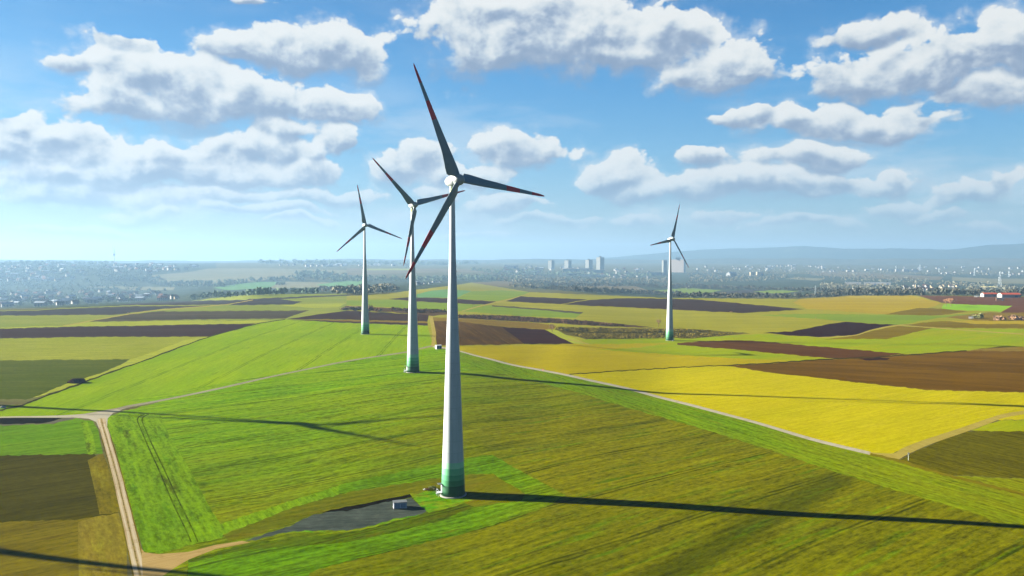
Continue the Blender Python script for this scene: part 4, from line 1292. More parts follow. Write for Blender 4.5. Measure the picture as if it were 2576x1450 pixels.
# bushes round the left turbine
for i, (px, py, hp, wp, lb, mt) in enumerate([
        (893, 783, 12, 34, 'grey leafless bush left of the left turbine tower', M_hedge), (868, 781, 7, 26, 'low dark bush at the left end of the row by the left turbine', M_hedge),
        (930, 784, 16, 26, 'tallest brown bush just right of the left turbine tower', M_twig), (952, 786, 11, 24, 'dark low bush right of the tallest brown bush', M_twig),
        (2452, 801, 9, 20, 'dry yellowish bush beside the white shed at the right', M_bushg), (2468, 802, 12, 20, 'round bush next to the dark one at the right edge', M_bushg), (2512, 806, 10, 30, 'dark bush behind the yellow strip at the right', M_twig), (2560, 806, 12, 40, 'wide dark bush at the right rim', M_twig),
        (643 / 2 + 0, 789.5, 4, 6, 'tiny dark bush on the field boundary at the left', M_twig),
        (1191, 773, 4, 6, 'tiny dark bush beside the bend of the pale track', M_twig), (2052, 802, 3, 5, 'tiny dark bush on the pale field line at the right', M_twig), (1840, 787, 3, 9, 'low dark bush on the near edge of the brown soil', M_twig)]):
    s = mpx(px, py)
    bush(at(px, py), hp * s, wp * s / 2, lb, mt, 60 + i, n=420 if wp > 12 else 90)
# rubbish and weeds at the foot of the nearest turbine
bush(at(1086, 1229), 1.3, 1.7, 'dark weed clump on the grass mound behind the nearest turbine foot', M_bushg, 81, 300)
bush(at(1077, 1231), 0.9, 1.0, 'small dark weed clump beside the stones at the turbine foot', M_twig, 82, 200)


def lump(name, loc, sx, sy, sz, mat, seed, label, cat, rz=0.0, sub=3):
    bm = bmesh.new()
    bmesh.ops.create_icosphere(bm, subdivisions=sub, radius=1.0)
    rg = random.Random(seed)
    ph = [rg.uniform(0, 6.28) for _ in range(6)]
    for v in bm.verts:
        c = v.co
        k = 1 + 0.13 * math.sin(3.1 * c.x + ph[0]) * math.sin(2.7 * c.y + ph[1]) + 0.10 * math.sin(6.3 * c.y + ph[2]) * math.sin(5.1 * c.x + ph[3]) + 0.05 * math.sin(13 * c.x + 11 * c.z + ph[4])
        v.co = Vector((c.x * sx * k, c.y * sy * k, max(c.z, -0.25) * sz * k))
    me = bpy.data.meshes.new(name); bm.to_mesh(me); bm.free()
    me.materials.append(mat)
    o = bpy.data.objects.new(name, me); C.objects.link(o)
    o.location = loc; o.rotation_euler = (0, 0, rz)
    return tag(o, label, cat)


M_dung = plain('dung', (44, 32, 28), 1.0, 1.0, 0.0, 0.35, 1.2)
M_stone = plain('pale_stone', (140, 138, 128), 1.0, 0.9, 0.1, 0.12, 2.0)
s = mpx(193, 963)
lump('manure_heap', at(193, 963), 17 * s, 10 * s, 10 * s, M_dung, 3, 'dark manure heap on the grass strip beside the field path', 'manure heap', R(35))
lump('stone', at(1070, 1230), 0.9, 0.5, 0.4, M_stone, 5, 'pale stone slab lying by the weeds behind the gravel pad', 'stone', 0.3)
lump('stone', at(7, 1025), 1.5, 0.9, 1.0, M_conc, 6, 'pale grey boulder on the dark strip at the left rim', 'stone', 0.3)

# road sign by the track fork
sg = at(2285, 1158)
r_ = empty('signpost', sg, R(20)); tag(r_, 'white topped grey signpost at the fork of the dry track', 'signpost')
MB().bar((0, 0, -0.3), (0, 0, 3.0), 0.07, k=8).build('post', [plain('zinc', (150, 156, 140), 1.0, 0.5, 0.4)], r_)
MB().box(-0.35, 0.35, -0.10, -0.074, 2.3, 3.05).build('sign_plate', [M_white], r_)
# reddish marker post on the road edge
mk = at(1366, 934.5)
r_ = empty('marker_post', mk); tag(r_, 'small reddish marker post on the verge of the straight white road', 'marker post')
MB().bar((0, 0, -0.2), (0, 0, 1.4), 0.16, k=8).build('post', [plain('rust_paint', (170, 70, 30), 1.0)], r_)
MB().bar((0, 0, 1.402), (0, 0, 1.8), 0.26, k=8, r2=0.12).build('cap', [plain('dark_cap', (60, 30, 20), 1.0)], r_)

# ------------------------------------------------------------------ houses, sheds and tower blocks
WALLS = [plain('white_render', (112, 110, 106), 1.0, 0.9, 0.05), plain('cream_render', (124, 112, 90), 1.0, 0.9, 0.05), plain('grey_render', (98, 100, 100), 1.0, 0.9, 0.05)]
ROOFS = [plain('red_tiles', (66, 40, 32), 1.0, 0.9, 0.05), plain('grey_tiles', (46, 50, 56), 1.0, 0.9, 0.05), plain('brown_tiles', (56, 42, 36), 1.0, 0.9, 0.05), plain('pale_roof', (102, 110, 118), 1.0, 0.8, 0.1)]
M_win = plain('window_glass', (58, 72, 84), 1.0, 0.25, 0.5, 0.1)


def house_mesh(w, d, h, rh, wall, roof):
    mb = MB()
    mb.box(-w / 2, w / 2, -d / 2, d / 2, -3, h, 0)
    mb.gable_wall(-w / 2 + 0.01, w / 2 - 0.01, -d / 2, d / 2, h, h + rh, 0)
    mb.gable(-w / 2, w / 2, -d / 2, d / 2, h + 0.02, h + rh + 0.02, 0.5, 1)
    for i in range(3):
        x0 = -w / 2 + w * (0.14 + 0.28 * i)
        for z0 in ([1.2, 4.0] if h > 5 else [1.2]):
            mb.box(x0, x0 + w * 0.13, -d / 2 - 0.06, -d / 2 - 0.01, z0, z0 + 1.3, 2)
    mb.box(w * 0.18, w * 0.18 + 0.9, -0.45, 0.45, h + rh * 0.5, h + rh + 1.0, 1)
    o = mb.build('house', [wall, roof, M_win])
    return o


protos = [house_mesh(12, 9, 6.0, 3.6, WALLS[0], ROOFS[0]), house_mesh(14, 10, 6.2, 3.4, WALLS[0], ROOFS[1]), house_mesh(11, 9, 5.2, 4.0, WALLS[1], ROOFS[2]),
          house_mesh(18, 11, 7.0, 2.6, WALLS[0], ROOFS[3]), house_mesh(13, 10, 6.0, 3.8, WALLS[2], ROOFS[1])]
used = set()


def put_house(k, loc, rz, sc, label, cat, group):
    if k in used:
        o = protos[k].copy(); C.objects.link(o)
    else:
        o = protos[k]; used.add(k)
    o.location = loc; o.rotation_euler = (0, 0, rz); o.scale = (sc,) * 3
    tag(o, label, cat, group)
    return o


def inside(poly, x, y):
    c = False; n = len(poly)
    for i in range(n):
        x0, y0 = poly[i]; x1, y1 = poly[i - 1]
        if (y0 > y) != (y1 > y) and x < (x1 - x0) * (y - y0) / (y1 - y0) + x0:
            c = not c
    return c


def scatter(poly, n, rg, tries=60):
    xs = [p[0] for p in poly]; ys = [p[1] for p in poly]
    out = []
    for _ in range(n * tries):
        x = rg.uniform(min(xs), max(xs)); y = rg.uniform(min(ys), max(ys))
        if inside(poly, x, y):
            out.append((x, y))
            if len(out) >= n: break
    return out


rg = random.Random(11)
TOWN = [
    ([(0, 736), (130, 733), (240, 735), (330, 738), (420, 742), (480, 748), (420, 758), (330, 762), (240, 764), (120, 772), (0, 776)], 120, (0, 0, 1, 2, 3, 4), 1.15,
     'small pale house in the hazy valley town beyond the left fields', 'houses of the hazy valley town'),
    ([(0, 672), (110, 668), (200, 674), (230, 690), (190, 708), (100, 712), (0, 712)], 60, (0, 0, 1, 3, 3, 2), 1.5,
     'small pale house of the hazy town spread over the far left slope', 'houses of the far left slope'),
    ([(260, 672), (300, 664), (420, 666), (520, 672), (440, 684), (360, 690), (300, 692)], 52, (0, 0, 1, 2, 3), 1.4,
     'small pale house on the ridge under the radio tower', 'houses of the ridge village'),
    ([(2270, 722), (2330, 718), (2410, 722), (2420, 730), (2360, 735), (2280, 733)], 40, (0, 0, 0, 2, 2), 1.0,
     'small white house of the village behind the dark tree belt at the right', 'houses of the right village'),
    ([(1030, 713), (1060, 710), (1125, 708), (1125, 714), (1040, 719)], 14, (1, 3, 4, 4), 1.0,
     'grey roofed house in the hollow between the second and the nearest tower', 'houses in the hollow'),
    ([(1500, 695), (1560, 692), (1640, 694), (1640, 702), (1510, 704)], 14, (1, 1, 4, 0), 1.1,
     'dark roofed house of the suburb in front of the tower blocks', 'suburb houses before the tower blocks'),
]
for poly, n, kinds, sc, lb, gp in TOWN:
    for (x, y) in scatter(poly, n, rg):
        put_house(rg.choice(kinds), at(x, y), rg.uniform(-0.6, 1.2), sc * (1.0 if 'hollow' in lb else 1.5) * rg.uniform(0.75, 1.25), lb, 'house', gp)

# long halls and low blocks of the far town
def hall(px0, px1, pyb, hpx, label, wall, roof, pitched=False, depth=None, name='industrial_hall', cat='hall', turn=0.0, group=None):
    a = at((px0 + px1) / 2, pyb)
    s = math.hypot(a.x, a.y) / F
    w = (px1 - px0) * s; h = hpx * s; d = depth or w * 0.5
    r = empty(name, a, -math.atan2(a.x, a.y) + turn)
    tag(r, label, cat, group)
    hw = h * (0.66 if pitched else 0.92)
    mb = MB().box(-w / 2, w / 2, 0, d, -6, hw)
    if pitched: mb.gable_wall(-w / 2, w / 2, 0, d, hw, h)
    mb.build('wall', [wall], r)
    if pitched:
        MB().gable(-w / 2, w / 2, 0, d, hw + 0.05, h + 0.05, w * 0.01).build('roof', [roof], r)
    else:
        MB().box(-w / 2 - 0.4, w / 2 + 0.4, -0.4, d + 0.4, hw + 0.01, h).build('roof', [roof], r)
    dm = MB().box(w * 0.18, w * 0.34, -0.15, -0.02, -0.5, hw * 0.62)
    dm.build('door', [M_dkside], r)
    return r


M_orange = plain('orange_tiles', (122, 48, 24), 1.0, 0.8, 0.1)
M_teal = plain('teal_cladding', (60, 88, 96), 1.0, 0.7, 0.2)
hall(2478, 2507, 747, 8.5, 'white barn with orange roof left of the other orange roofed barn', WALLS[0], M_orange, True, name='barn', cat='barn', turn=R(28))
hall(2525, 2564, 749, 9.5, 'longer white barn with orange roof and dark gateway by the right rim', WALLS[0], M_orange, True, name='barn', cat='barn', turn=R(28))
hall(2473, 2501, 727, 4.5, 'long low yellowish hall behind the tree belt at the right', WALLS[1], plain('straw_roof', (190, 180, 110), 1.0), name='low_hall')
hall(2128, 2163, 718, 7, 'widest bright white hall behind the trees left of the right village', WALLS[0], ROOFS[3])
hall(2176, 2208, 717.5, 6, 'long white hall between the widest hall and the small one', WALLS[0], ROOFS[3])
hall(2211, 2238, 716.5, 5, 'smallest white hall, the one nearest the right village', WALLS[0], ROOFS[3])
hall(2452, 2462, 748, 3, 'tiny white shed left of the orange roofed barns', WALLS[0], ROOFS[3], name='shed', cat='shed')
hall(2545, 2562, 735, 4, 'small white and teal hall above the longer orange roofed barn', WALLS[0], M_teal)
hall(2438, 2447, 802, 5, 'little white shed beside dry bushes on the right slope', WALLS[0], ROOFS[1], name='shed', cat='shed')
hall(2509, 2524, 757, 6.5, 'dark straw stack on the red brown soil at the right', plain('old_straw', (70, 52, 40), 1.0, 1.0, 0.0), plain('tarpaulin', (40, 38, 44), 1.0), True, name='straw_stack', cat='straw stack', turn=R(10))
hall(1833, 1857, 697, 12, 'large grey gabled hall among trees right of the right turbine', WALLS[2], ROOFS[3], True, turn=R(50))
hall(1888, 1899, 694, 9, 'left one of two sunlit cream apartment blocks among the right woods', WALLS[1], ROOFS[3], name='apartment_block', cat='apartment block', turn=R(20))
hall(1905, 1921, 694, 9, 'right one of two sunlit cream apartment blocks among the right woods', WALLS[1], ROOFS[3], name='apartment_block', cat='apartment block', turn=R(20))
for (px, w) in ((2241, 12), (2261, 12), (2281, 14), (2303, 12)):
    hall(px - w / 2, px + w / 2, 684, 5.5, 'bright white block in the row of four on the far plain below the hills', WALLS[0], ROOFS[3], name='apartment_block', cat='apartment block', turn=R(15), group='row of four white blocks')
hall(1268, 1304, 676, 8, 'long pale block on the far ridge left of the tower blocks', WALLS[0], ROOFS[3], name='long_block', cat='building')
hall(1250, 1292, 686, 4, 'flat white hall at the wood edge left of the tower blocks', WALLS[0], M_teal)
hall(1316, 1352, 689, 5, 'flat white hall below the leftmost tower block', WALLS[0], M_teal)
hall(1345, 1356, 685, 12, 'square white building left of the leftmost tower block', WALLS[0], ROOFS[3], name='square_block', cat='building')
hall(1395, 1450, 693, 5, 'wide teal roofed hall below the second tower block', WALLS[2], M_teal)
hall(1416, 1458, 684, 8, 'teal clad block at the foot of the second tower block', M_teal, WALLS[0], name='long_block', cat='building')
hall(1460, 1484, 683, 8, 'white low block between the second and third tower block', WALLS[0], ROOFS[3], name='long_block', cat='building')
hall(1487, 1522, 687, 8, 'teal clad block at the foot of the tallest tower block', M_teal, WALLS[0], name='long_block', cat='building')
hall(1462, 1520, 697, 4, 'wide flat white hall in front of the tallest tower block', WALLS[0], M_teal)
hall(1628, 1663, 693, 8, 'teal glazed low block left of the dark tower beside the right turbine', M_teal, WALLS[0], name='long_block', cat='building')
# low scattered town at the foot of the hills
CITY = [([(1740, 672), (1960, 668), (2100, 672), (2240, 680), (2100, 686), (1960, 684), (1760, 684)], 60), ([(2240, 672), (2576, 676), (2576, 694), (2400, 692), (2250, 684)], 40),
        ([(1200, 668), (1380, 670), (1640, 676), (1640, 690), (1400, 690), (1240, 684)], 40), ([(700, 668), (860, 667), (1030, 667), (1030, 671), (700, 672)], 26)]
PM = WALLS + ROOFS + [M_win]
FV = []; FT = []; FM = []; off = 0
for k_, (poly, n) in enumerate(CITY):
    for (x, y) in scatter(poly, n, rg):
        pr = protos[rg.choice((0, 1, 3, 3, 4))].data
        p = at(x, y); a_ = rg.uniform(-0.6, 1.2); sc = rg.uniform(1.5, 2.6)
        mt = Matrix.Translation(p) @ Matrix.Rotation(a_, 4, 'Z') @ Matrix.Scale(sc, 4)
        FV += [tuple(mt @ v.co) for v in pr.vertices]
        for f in pr.polygons:
            FT.append([off + i for i in f.vertices]); FM.append(PM.index(pr.materials[f.material_index]))
        off += len(pr.vertices)
tag(mesh_obj('distant_houses', FV, FT, PM, None, FM), kind='stuff')

# tower blocks
def facade(name, c, cw, floors):
    m, b = new_mat(name)
    tc = b.n('ShaderNodeTexCoord')
    z = b.sep(tc.outputs['Object'])[2]
    band = b.m('FRACT', b.m('DIVIDE', z, 3.2))
    win = b.m('MULTIPLY', b.step(band, 0.30, 0.36), b.step(band, 0.72, 0.78, 1.0, 0.0))
    x = b.sep(tc.outputs['Object'])
    fx = b.m('FRACT', b.m('DIVIDE', b.m('ADD', x[0], x[1]), 4.0))
    win = b.m('MULTIPLY', win, b.step(fx, 0.18, 0.24))
    col = b.mix(b.m('MULTIPLY', win, 0.8), rgb(*c), rgb(*cw))
    return finish(m, b, col, 0.6, 0.3)


M_fac1 = facade('lit_facade', (118, 116, 108), (60, 80, 88), 20)
M_fac2 = facade('shaded_facade', (54, 88, 98), (30, 56, 68), 20)  # darker copy for the right-hand walls: their shade is painted into the colour
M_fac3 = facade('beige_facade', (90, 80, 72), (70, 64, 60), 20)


def tower_block(px0, px1, pyb, pyt, split, label, front=None, side=None, turn=R(-42), slab=False):
    a = at((px0 + px1) / 2, pyb)
    s = math.hypot(a.x, a.y) / F
    wpx = (px1 - px0) * s; h = (pyb - pyt) * s
    az = -math.atan2(a.x, a.y)
    r = empty('tower_block', a, az)
    tag(r, label, 'tower block')
    # two visible faces meeting at a corner nearest to the camera
    wl = wpx * split; wr = wpx * (1 - split)
    ca = abs(turn)
    L1 = wl / math.cos(ca * 0.6); L2 = wr / math.sin(ca) if wr > 0 else 10
    t1 = math.sqrt(max(0.0, L1 * L1 - wl * wl))
    t2 = math.sqrt(max(0.0, L2 * L2 - wr * wr))
    x0 = -wpx / 2
    A = (x0, t1); B = (x0 + wl, 0.0); Cc = (x0 + wpx, t2); D = (A[0] + Cc[0] - B[0], A[1] + Cc[1] - B[1])
    V = [(q[0], q[1], zz) for zz in (-8, h) for q in (A, B, Cc, D)]
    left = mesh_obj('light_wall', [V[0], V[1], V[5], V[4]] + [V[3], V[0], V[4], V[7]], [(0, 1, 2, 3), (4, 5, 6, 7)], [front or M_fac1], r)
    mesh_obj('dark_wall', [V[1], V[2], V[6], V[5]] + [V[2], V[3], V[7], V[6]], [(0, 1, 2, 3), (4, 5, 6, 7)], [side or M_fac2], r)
    mesh_obj('roof', [V[4], V[5], V[6], V[7]], [(0, 1, 2, 3)], [ROOFS[3]], r)
    cx = (A[0] + Cc[0]) / 2; cy = (A[1] + Cc[1]) / 2
    k = wpx * 0.16
    MB().box(cx - k, cx + k, cy - k, cy + k, h + 0.02, h + wpx * 0.14).build('roof_room', [WALLS[0]], r)
    return r


tower_block(1378.6, 1395, 678, 656, 0.55, 'leftmost pale tower block on the skyline, with a lower dark wing')
tower_block(1419.6, 1438, 679, 656, 0.55, 'second pale tower block from the left on the skyline')
tower_block(1472.5, 1490.7, 679, 654.5, 0.48, 'third pale tower block, just left of the tallest one')
tower_block(1500, 1520, 686, 648, 0.48, 'tallest tower block on the skyline with shaded right side')
tower_block(1665, 1677.6, 693, 656, 0.32, 'dark narrow tower block touching the left side of the right turbine tower')
tower_block(1687, 1724, 686, 654, 0.87, 'wide beige slab block just right of the right turbine tower', front=M_fac3)

# radio tower on the left ridge
a = at(287, 664.5)
s = math.hypot(a.x, a.y) / F
r_ = empty('radio_tower', a); tag(r_, 'slender grey radio tower with round platforms on the left ridge', 'radio tower')
M_rt = plain('grey_concrete', (150, 160, 170), 1.0, 0.8, 0.1)
MB().lathe([(1.25 * s, -6), (1.0 * s, 8 * s), (0.8 * s, 25 * s)], 16).build('shaft', [M_rt], r_, True)
MB().lathe([(0.9 * s, 18.6 * s), (2.6 * s, 20.4 * s), (3.0 * s, 21.2 * s), (3.0 * s, 22.2 * s), (1.2 * s, 23.2 * s)], 20).build('platform', [M_rt], r_)
MB().lathe([(0.8 * s, 26 * s), (1.6 * s, 27 * s), (1.6 * s, 28.4 * s), (0.7 * s, 29 * s)], 16).build('upper_platform', [M_rt], r_)
MB().lathe([(0.7 * s, 25 * s), (0.45 * s, 33 * s), (0.2 * s, 41 * s)], 8).build('antenna', [M_rt], r_)

# church spires
def church(px, py, hp, label):
    a = at(px, py); s = math.hypot(a.x, a.y) / F
    r = empty('church', a, 0.4); tag(r, label, 'church')
    MB().box(-2.2, 2.2, -2.2, 2.2, -3, hp * s * 0.6).build('tower', [WALLS[1]], r)
    n = MB(); h0 = hp * s * 0.6 + 0.02
    n.V += [(-2.5, -2.5, h0), (2.5, -2.5, h0), (2.5, 2.5, h0), (-2.5, 2.5, h0), (0, 0, hp * s)]
    n.F += [[0, 1, 4], [1, 2, 4], [2, 3, 4], [3, 0, 4], [3, 2, 1, 0]]; n.M += [0] * 5
    n.build('spire', [ROOFS[1]], r)
    MB().box(2.25, 18, -4.5, 4.5, -3, 8).build('nave', [WALLS[0]], r)
    MB().gable(2.3, 18, -4.5, 4.5, 8.05, 13, 0.4).build('roof', [ROOFS[0]], r)


church(297, 754, 22, 'church with a thin dark spire in the hazy valley town')
church(2303, 727, 16, 'church with a slim spire in the right village')

# electricity pylons
def pylon(px, pyb, pyt, label, group='lattice pylons across the plain'):
    a = at(px, pyb); s = math.hypot(a.x, a.y) / F
    h = (pyb - pyt) * s
    r = empty('electricity_pylon', a, 0.5); tag(r, label, 'pylon', group)
    w = h * 0.085; th = max(0.25, s * 0.35)
    m = MB()
    for sx in (-1, 1):
        for sy in (-1, 1):
            m.bar((sx * w, sy * w, -2), (sx * w * 0.18, sy * w * 0.18, h), th * 0.55)
    for i in range(7):
        z0 = h * i / 7; z1 = h * (i + 1) / 7
        k0 = w * (1 - 0.82 * i / 7); k1 = w * (1 - 0.82 * (i + 1) / 7)
        for sy in (-1, 1):
            m.bar((-k0, sy * k0, z0), (k1, sy * k1, z1), th * 0.3); m.bar((k0, sy * k0, z0), (-k1, sy * k1, z1), th * 0.3)
    m.build('mast', [M_zn], r)
    for zz, ww in ((0.66, 0.17), (0.80, 0.22), (0.93, 0.13)):
        MB().bar((-h * ww, 0, h * zz), (h * ww, 0, h * zz), th * 0.5).build('cross_arm', [M_zn], r)


M_zn = plain('galvanised_steel', (176, 184, 188), 1.0, 0.6, 0.3)
pylon(2514.7, 727, 690, 'tallest pale lattice pylon near the right rim')
pylon(2051, 748, 721, 'grey lattice pylon at the dark tree belt right of the right turbine')
pylon(2362, 690, 676, 'far thin pylon on the plain above the right village')
pylon(2451, 694, 679, 'far thin pylon on the plain left of the tallest pylon')
pylon(2314, 682, 668, 'far thin pylon beside the rightmost of the four white blocks')
pylon(2254, 682, 670, 'far thin pylon behind the leftmost of the four white blocks')
pylon(2538, 698, 684, 'far thin pylon just right of the tallest pylon')
# white water tanks on posts in the tree belts
for px, py, lb in ((2147, 734, 'white deer stand box on a post at the left of the dark tree belt'), (2345, 741, 'pale blue box on a post in front of the right tree belt'), (1733, 727, 'pale blue box on a post at the small green field')):
    a = at(px, py); s = math.hypot(a.x, a.y) / F
    r_ = empty('raised_hide', a); tag(r_, lb, 'raised hide')
    MB().box(-1.6 * s, 1.6 * s, -1.6 * s, 1.6 * s, 4.2 * s, 7.6 * s).build('box', [WALLS[0]], r_)
    lg = MB()
    for sx in (-1, 1):
        for sy in (-1, 1):
            lg.bar((sx * 1.6 * s, sy * 1.6 * s, -1), (sx * 1.3 * s, sy * 1.3 * s, 4.2 * s), 0.3 * s)
    lg.build('legs_frame', [WALLS[2]], r_)

# ------------------------------------------------------------------ woods, tree belts and vines
def wood_mat(name, c1, c2, c3):
    m, b = new_mat(name)
    tc = b.n('ShaderNodeTexCoord')
    n1 = b.noise(tc.outputs['Object'], 0.035, 3.0, 0.6)
    n2 = b.noise(tc.outputs['Object'], 0.35, 4.0, 0.7)
    col = b.mix(b.step(n1, 0.35, 0.65), rgb(*c1), rgb(*c2))
    col = b.mix(b.m('MULTIPLY', b.step(n2, 0.45, 0.7), 0.7), col, rgb(*c3))
    return finish(m, b, col, 1.0, 0.0)


M_wood_r = wood_mat('winter_wood', (84, 82, 66), (68, 74, 62), (116, 102, 82))
M_wood_d = wood_mat('dark_wood', (44, 50, 44), (56, 54, 44), (74, 66, 54))
M_wood_l = wood_mat('valley_wood', (66, 84, 72), (78, 92, 72), (100, 106, 80))


def wood(name, poly, n, hgt, mat, seed, per=26, spread=1.0):
    """a far wood: every tree a trunkless tuft of branch sprays, all in one mass"""
    rgx = random.Random(seed); rn = np.random.default_rng(seed)
    Vs = []; Ts = []; off = 0
    pts = scatter(poly, n, rgx)
    for (x, y) in pts:
        p = at(x, y)
        h = hgt * (1.3 if mat is M_wood_d else 1.6) * rgx.uniform(0.55, 1.3); r = h * rgx.uniform(0.34, 0.55) * spread
        d = rn.normal(size=(per, 3)); d /= np.linalg.norm(d, axis=1)[:, None]
        q = d * rn.uniform(0.35, 1.0, (per, 1)) * np.array([r, r, h * 0.42]) + np.array([p.x, p.y, p.z + h * 0.52])
        a_ = rn.normal(size=(per, 3)); a_[:, 2] = np.abs(a_[:, 2]) + 0.5; a_ /= np.linalg.norm(a_, axis=1)[:, None]
        b_ = np.cross(a_, rn.normal(size=(per, 3))); b_ /= np.linalg.norm(b_, axis=1)[:, None]
        s_ = r * rn.uniform(0.35, 0.6, (per, 1))
        V = np.concatenate([q - a_ * s_, q + b_ * s_ * 0.7, q + a_ * s_, q - b_ * s_ * 0.7], 1).reshape(-1, 3)
        V[:, 2] = np.maximum(V[:, 2], p.z - 0.5)
        k = np.arange(per)[:, None] * 4
        Ts.append(np.concatenate([k + np.array([0, 1, 2]), k + np.array([0, 2, 3])], 1).reshape(-1, 3) + off)
        Vs.append(V); off += len(V)
    o = tri_obj(name, np.concatenate(Vs), np.concatenate(Ts), mat)
    return tag(o, kind='stuff')


W_ = [
    ('woods', [(330, 706), (436, 712), (560, 712), (640, 704), (700, 700), (800, 695), (872, 692), (872, 703), (790, 707), (700, 707), (640, 713), (560, 723), (436, 725), (380, 716)], 330, 13, M_wood_l),
    ('woods', [(838, 700), (930, 697), (1030, 702), (1120, 697), (1308, 695), (1330, 700), (1308, 707), (1150, 707), (1030, 708), (838, 710)], 380, 13, M_wood_l),
    ('woods', [(745, 690), (800, 685), (838, 690), (838, 702), (760, 700)], 90, 17, M_wood_l),
    ('woods', [(690, 714), (718, 711), (716, 718), (700, 720)], 26, 9, M_wood_l),
    ('woods', [(800, 732), (838, 726), (900, 728), (970, 726), (1010, 728), (990, 736), (920, 742), (838, 741)], 240, 11, M_wood_r),
    ('woods', [(480, 750), (560, 745), (640, 740), (700, 736), (800, 736), (800, 740), (700, 742), (560, 750), (480, 758)], 110, 9, M_wood_l),
    ('woods', [(240, 696), (340, 694), (420, 700), (380, 706), (260, 708)], 140, 13, M_wood_l),
    ('woods', [(640, 662), (760, 661), (900, 662), (1160, 662), (1240, 665), (1160, 669), (900, 667), (660, 665)], 330, 26, M_wood_l),
    ('woods', [(-60, 665), (160, 664), (280, 663), (290, 667), (0, 670), (-60, 670)], 130, 22, M_wood_l),
    ('woods', [(1241, 697), (1320, 697), (1480, 704), (1680, 704), (1680, 713), (1500, 714), (1380, 717), (1300, 714), (1241, 706)], 420, 13, M_wood_r),
    ('woods', [(1332, 728), (1400, 731), (1500, 737), (1680, 744), (1710, 747), (1710, 742), (1640, 738), (1560, 735), (1420, 727)], 330, 11, M_wood_d),
    ('woods', [(1275, 718), (1340, 716), (1380, 721), (1340, 728), (1290, 724)], 90, 9, M_wood_r),
    ('woods', [(1380, 716), (1480, 718), (1640, 719), (1700, 724), (1700, 728), (1600, 722), (1480, 722), (1380, 721)], 240, 12, M_wood_d),
    ('woods', [(1690, 718), (1800, 722), (1920, 727), (2000, 730), (2060, 731), (2060, 735), (1920, 732), (1800, 728), (1690, 727)], 300, 12, M_wood_d),
    ('woods', [(1690, 744), (1800, 745), (1900, 746), (2060, 747), (2106, 745), (2106, 749), (2000, 751), (1800, 751), (1690, 750)], 260, 10, M_wood_d),
    ('woods', [(2050, 734), (2106, 732), (2250, 737), (2400, 738), (2520, 738), (2580, 740), (2700, 742), (2700, 747), (2450, 744), (2250, 745), (2106, 746)], 480, 13, M_wood_d),
    ('woods', [(1730, 690), (1850, 692), (2000, 696), (2030, 706), (1900, 710), (1730, 712)], 200, 12, M_wood_r),
    ('woods', [(2030, 696), (2106, 694), (2200, 696), (2330, 704), (2420, 715), (2500, 716), (2420, 721), (2280, 715), (2106, 708)], 190, 12, M_wood_r),
    ('woods', [(2060, 716), (2120, 722), (2260, 724), (2270, 730), (2150, 732), (2060, 728)], 200, 12, M_wood_r),
    ('woods', [(2430, 722), (2576, 726), (2700, 730), (2700, 736), (2540, 735), (2430, 732)], 160, 11, M_wood_r),
    ('woods', [(1740, 676), (1960, 676), (2240, 684), (2576, 688), (2576, 696), (2240, 692), (1960, 690), (1740, 690)], 260, 13, M_wood_r),
    ('woods', [(1160, 678), (1400, 684), (1640, 690), (1640, 698), (1400, 696), (1240, 690)], 260, 15, M_wood_l),
    ('woods', [(0, 690), (180, 700), (330, 716), (420, 734), (300, 738), (120, 736), (0, 738)], 260, 10, M_wood_l),
    ('woods', [(0, 740), (240, 742), (430, 748), (330, 760), (120, 770), (0, 775)], 260, 8, M_wood_l),
    ('woods', [(0, 668), (280, 668), (440, 672), (340, 690), (0, 706)], 300, 12, M_wood_l),
]
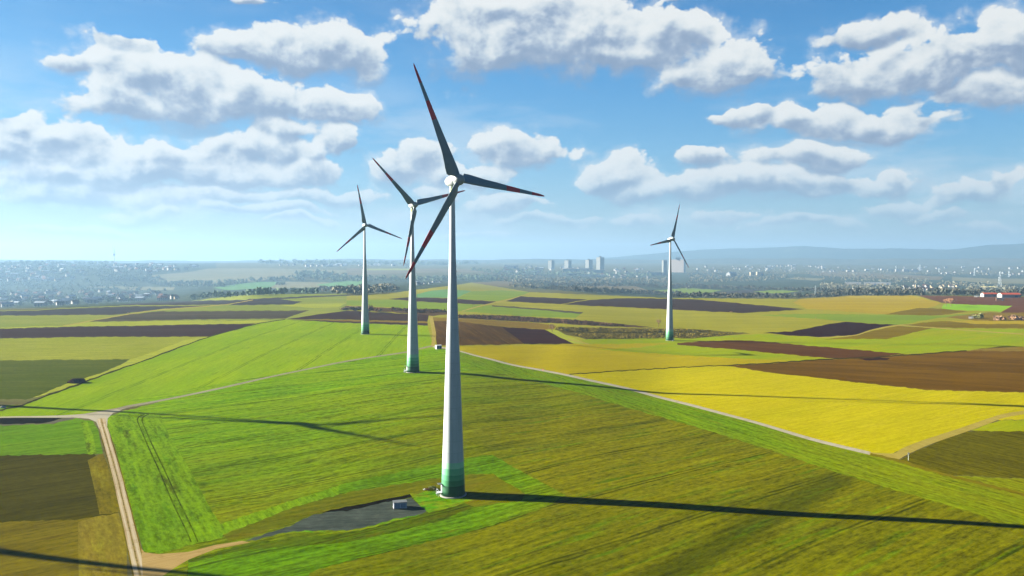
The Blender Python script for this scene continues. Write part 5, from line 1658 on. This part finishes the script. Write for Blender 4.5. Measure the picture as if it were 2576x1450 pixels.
for i, (nm, poly, n, hg, mt) in enumerate(W_):
    wood(nm, poly, n, hg, mt, 200 + i)


# vines in rows
def vines(poly, rows, n, hgt, mat, seed):
    rgx = random.Random(seed)
    Vs = []; Ts = []; off = 0
    for (x, y) in scatter(poly, n, rgx):
        y = round(y / rows) * rows + rgx.uniform(-0.12, 0.12)
        p = at(x, y)
        V, T = leaf_cloud(7, hgt * 0.55, (p.x, p.y, p.z + hgt * 0.5), hgt * 0.45, 0.9, rgx.randrange(10 ** 6), 2)
        Vs.append(V); Ts.append(T + off); off += len(V)
    return tag(tri_obj('vines', np.concatenate(Vs), np.concatenate(Ts), mat), kind='stuff')


M_vleaf = leaf_mat('vine_stems', (104, 92, 36), (82, 72, 28))
M_vleaf2 = leaf_mat('bare_vine_stems', (84, 62, 42), (66, 50, 36))
vines(K(4, [(1560, 655), (2000, 662), (2576, 672), (2720, 678), (2576, 690), (2000, 690), (1700, 690), (1600, 680)]), 1.6, 1500, 1.6, M_vleaf, 5)
vines(K(4, [(1680, 705), (2000, 700), (2576, 700), (2900, 700), (2576, 734), (1780, 734)]), 1.5, 1100, 1.4, M_vleaf, 6)
vines(K(4, [(830, 562), (1200, 572), (1700, 602), (2100, 640), (1950, 640), (1400, 612), (830, 580)]), 1.2, 1300, 2.0, M_vleaf2, 7)
vines(K(4, [(340, 508), (740, 530), (740, 542), (540, 548), (300, 524)]), 2.0, 260, 2.4, M_vleaf2, 8)

# ------------------------------------------------------------------ the air
hz = MB().box(-22000, 22000, -1500, 22000, -135, 470).build('haze', [])
mh = bpy.data.materials.new('haze')
mh.use_nodes = True
mh.node_tree.nodes.clear()
bh = NB(mh.node_tree)
pv = bh.n('ShaderNodeVolumePrincipled')
pv.inputs['Color'].default_value = (0.142, 0.236, 0.345, 1)
pv.inputs['Density'].default_value = 7.6e-5
pv.inputs['Anisotropy'].default_value = 0.25
om = bh.n('ShaderNodeOutputMaterial')
mh.node_tree.links.new(pv.outputs[0], om.inputs['Volume'])
hz.data.materials.clear(); hz.data.materials.append(mh)
tag(hz, kind='stuff')
